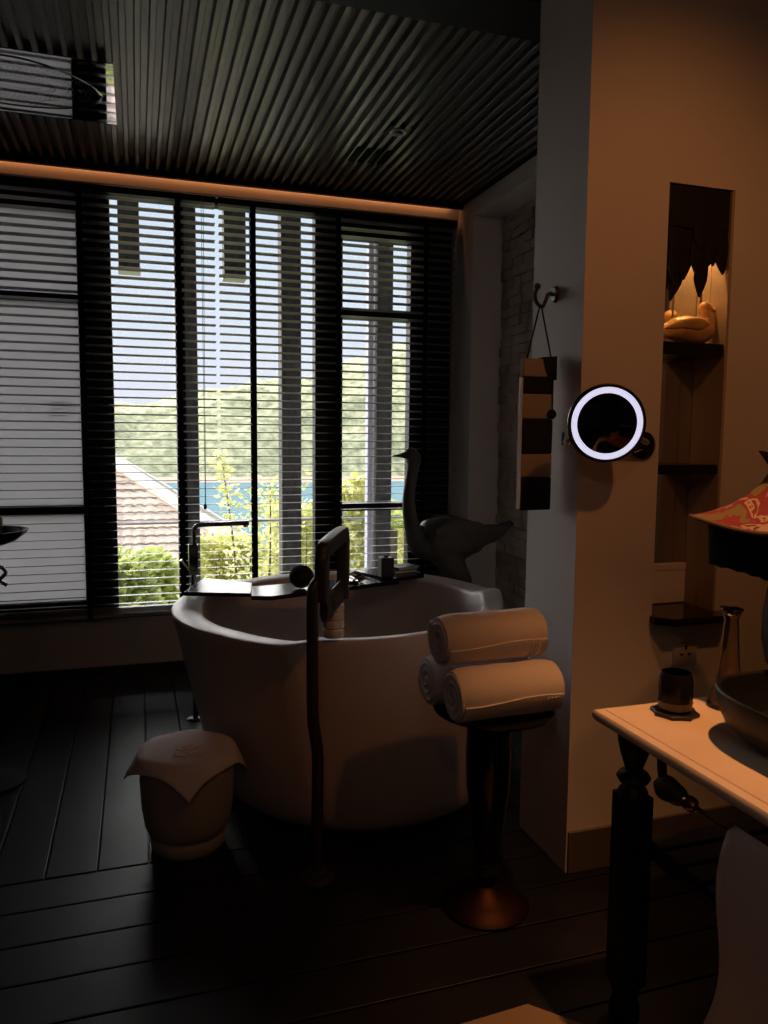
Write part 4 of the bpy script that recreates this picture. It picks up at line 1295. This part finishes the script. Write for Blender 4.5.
bm = nb(); lathe(bm, [(0, 0), (0.2, 0), (0.2, 0.1), (0.08, 0.2), (0, 0.3)], (ap.x, ap.y, ap.z), 12)
obj('finial', bm, MATS['pale_ridge_mortar'], t)
bm = nb(); bx(bm, ap.x - hw + .7, ap.x + hw - .7, 18 - hw * .72 + .6, 18 + hw * .72 - .6, -6, ez + 0.1)
obj('walls', bm, mat('ochre_wall', (0.62, 0.50, 0.26), 0.9), t, smooth=False)

# bushes
def leafmat(name, c0, c1):
    m = mat(name, c0, 0.6, spec=0.3)
    n_ = m.node_tree.nodes; l_ = m.node_tree.links
    b = n_['Principled BSDF']
    gi = n_.new('ShaderNodeObjectInfo'); geo = n_.new('ShaderNodeNewGeometry')
    ra = n_.new('ShaderNodeValToRGB')
    ra.color_ramp.elements[0].color = (*c0, 1); ra.color_ramp.elements[1].color = (*c1, 1)
    l_.new(geo.outputs['Random Per Island'], ra.inputs[0]); l_.new(ra.outputs[0], b.inputs['Base Color'])
    tr = n_.new('ShaderNodeBsdfTranslucent'); mx = n_.new('ShaderNodeMixShader'); mx.inputs[0].default_value = 0.45
    l_.new(ra.outputs[0], tr.inputs[0]); l_.new(b.outputs[0], mx.inputs[1]); l_.new(tr.outputs[0], mx.inputs[2])
    l_.new(mx.outputs[0], n_['Material Output'].inputs[0])
    return m
L_yel = leafmat('yellow_green_leaves', (0.55, 0.57, 0.22), (0.88, 0.85, 0.48))
L_grn = leafmat('green_leaves', (0.30, 0.38, 0.12), (0.70, 0.72, 0.28))
L_palm = leafmat('palm_leaves', (0.22, 0.34, 0.20), (0.42, 0.50, 0.22))
def leaf(bm, p, d, L, W):
    d = d.normalized()
    s = d.cross(Vector((random.uniform(-1, 1), random.uniform(-1, 1), random.uniform(-.2, 1)))).normalized()
    n = d.cross(s) * 0.08 * L
    v = [bm.verts.new(q) for q in (p, p + d * L * .45 + s * W + n, p + d * L, p + d * L * .45 - s * W + n)]
    bm.faces.new(v)
def bush(name, label, cx, cy, z0, z1, rx, ry, n, m, lw=0.06, grp='bushes outside the window'):
    t = thing(name, label, 'bush', (cx, cy, z0), grp)
    bm = nb()
    stems = []
    for k in range(7):
        a = random.uniform(0, 2 * PI); r = random.uniform(.2, .8)
        top = Vector((cx + rx * r * math.cos(a), cy + ry * r * math.sin(a), z0 + (z1 - z0) * random.uniform(.6, .95)))
        base = Vector((cx + .1 * math.cos(a), cy + .1 * math.sin(a), z0))
        tube(bm, smoothpath([base, base.lerp(top, .5) + Vector((.1 * math.cos(a), .1 * math.sin(a), 0)), top], 3), interp([(.03, .03), (.02, .02), (.006, .006)], 3), 6)
        stems.append((base, top))
    obj('stems', bm, mat('bush_stem', (0.10, 0.075, 0.045), 0.9), t)
    bm = nb()
    for _ in range(n):
        a = random.uniform(0, 2 * PI); u = random.random() ** 0.5; zf = random.random()
        prof_ = math.sin(min(1, 0.15 + zf) * PI * 0.85) ** 0.6 if zf < 1 else 0
        lump = 0.75 + 0.35 * noise.noise(Vector((math.cos(a) * 2 + cx, math.sin(a) * 2 + cy, zf * 4)))
        p = Vector((cx + rx * u * prof_ * lump * math.cos(a), cy + ry * u * prof_ * lump * math.sin(a), z0 + (z1 - z0) * zf * (0.85 + 0.2 * lump)))
        d = Vector((math.cos(a), math.sin(a), random.uniform(-.4, 1)))
        leaf(bm, p, d + Vector((random.uniform(-.6, .6), random.uniform(-.6, .6), 0)), lw * random.uniform(1.7, 2.8), lw * random.uniform(.5, .85))
    obj('leaves', bm, m, t, smooth=False)
bush('shrub', 'pale green shrub in front of the pavilion roof, at the left of the wide window', -0.45, 8.4, -2.0, 0.22, 1.10, 0.45, 8000, L_grn, 0.06)
bush('shrub', 'yellow green shrub low in the middle of the wide window', 1.12, 10.3, -2.4, 0.13, 0.80, 0.5, 6000, L_yel, 0.06)
bush('shrub', 'yellow green shrub between the blind tape and the broad dark post', 2.36, 12.0, -2.9, 0.38, 0.80, 0.6, 6500, L_yel, 0.055)
bush('shrub', 'yellow green shrub just right of the broad dark post', 1.98, 7.3, -2.0, 1.05, 0.40, 0.35, 5000, L_yel, 0.05)
bush('shrub', 'dense yellow hedge bush filling the foot of the narrow right window', 3.60, 9.1, -2.3, 0.57, 1.20, 0.6, 11000, L_yel, 0.05)
bush('shrub', 'deep green low shrub behind the yellow ones', -0.1, 11.6, -3.0, -0.30, 1.0, 0.5, 5000, L_grn, 0.09)
# sprig with upright branches
t = thing('slender_sapling', 'slender yellow leaved sapling rising against the lake in the wide window', 'sapling', (0.95, 8.6, -2.1), 'bushes outside the window')
bm = nb(); bl = nb()
for (dx, top, lean) in ((0.0, 1.22, -0.16), (0.22, 0.95, 0.15), (0.1, 0.80, 0.05), (0.42, 1.0, 0.25)):
    b0 = Vector((1.05 + dx * .4, 8.6, -2.1)); tp = Vector((1.05 + dx + lean, 8.6, top))
    pp = smoothpath([b0, b0.lerp(tp, .6) + Vector((0.08, 0, 0)), tp], 8)
    tube(bm, pp, [(0.018 * (1 - i / len(pp)) + .004,) * 2 for i in range(len(pp))], 6)
    for i, p in enumerate(pp[4:]):
        for _ in range(26):
            a = random.uniform(0, 2 * PI)
            leaf(bl, p + Vector((random.uniform(-.09, .09), random.uniform(-.09, .09), random.uniform(-.12, .12))), Vector((math.cos(a), math.sin(a), random.uniform(-.2, .8))), random.uniform(.06, .11), .022)
obj('branches', bm, MATS['bush_stem'], t)
obj('leaves', bl, L_yel, t, smooth=False)
# palm like fronds low left
def palm(label, cx, cy, cz, n, L, m=L_palm):
    t = thing('garden_palm', label, 'palm', (cx, cy, cz), 'low palms outside the window')
    bs = nb(); tube(bs, [(cx, cy, cz - 1.2), (cx, cy, cz)], 0.07, 10)
    obj('trunk', bs, MATS['bush_stem'], t)
    for k in range(n):
        a = 2 * PI * k / n + random.uniform(-.2, .2)
        bm = nb()
        d = Vector((math.cos(a), math.sin(a), 0))
        pp = smoothpath([Vector((cx, cy, cz)), Vector((cx, cy, cz)) + d * L * .45 + Vector((0, 0, L * .5)), Vector((cx, cy, cz)) + d * L + Vector((0, 0, L * .35))], 7)
        tube(bm, pp, 0.008, 5)
        s = Vector((-d.y, d.x, 0))
        for i, p in enumerate(pp[2:]):
            for q_ in range(2):
                for sg in (-1, 1):
                    dd = (s * sg + d * .7 + Vector((0, 0, -.1)))
                    pv = p + d * 0.03 * q_
                    leaf(bm, pv, dd, L * .32 * (1 - i / 20), 0.018)
        obj('frond', bm, m, t, smooth=False)
palm('fan of green palm fronds low at the left of the wide window', -0.22, 7.1, -0.42, 12, 0.62)
palm('green palm fronds beside the faucet, low in the wide window', 0.62, 9.3, -0.85, 11, 0.50)
palm('spiky green plant above the rail of the narrow right window', 2.70, 8.1, 0.48, 9, 0.42, L_grn)
# outdoor rail
t = thing('veranda_rail', 'thin pale horizontal rail outside the windows', 'rail', (1.0, 5.9, 0.8))
bm = nb(); tube(bm, [(-0.3, 5.9, 0.86), (4.5, 5.9, 0.86)], 0.009, 8)
obj('top_rail', bm, M_outpale, t)
for x_ in (0.36, 1.09, 1.83):
    bm = nb(); tube(bm, [(x_, 5.84, 0.86), (x_, 5.9, 0.86)], 0.012, 8)
    obj('rail_bracket', bm, M_outpale, t)

# spotlight above and behind the vanity front
t = thing('wall_spotlight', 'small black ceiling spotlight aimed at the pier wall from above the vanity', 'spotlight', (1.44, 0.56, 3.2))
bm = nb(); tube(bm, [(1.44, 0.55, 3.24), (1.44, 0.55, 3.35)], 0.008, 8)
obj('stem', bm, M_black, t)
bm = nb(); tube(bm, [(1.425, 0.50, 3.27), (1.437, 0.575, 3.18)], 0.035, 20)
obj('lamp_head', bm, M_black, t)
t = thing('fill_light_fitting', 'unseen round ceiling fitting added for the room fill light', 'ceiling light', (-0.53, -1.2, 3.35))  # unseen fitting, added to go with the room fill light
bm = nb(); lathe(bm, [(0.15, 3.349), (0.15, 3.30), (0.145, 3.30), (0.145, 3.33), (0.0, 3.33)], (-0.53, -1.2, 0), 32, cap0=False, cap1=False)
obj('trim_ring', bm, MATS['satin_pale_metal'], t)
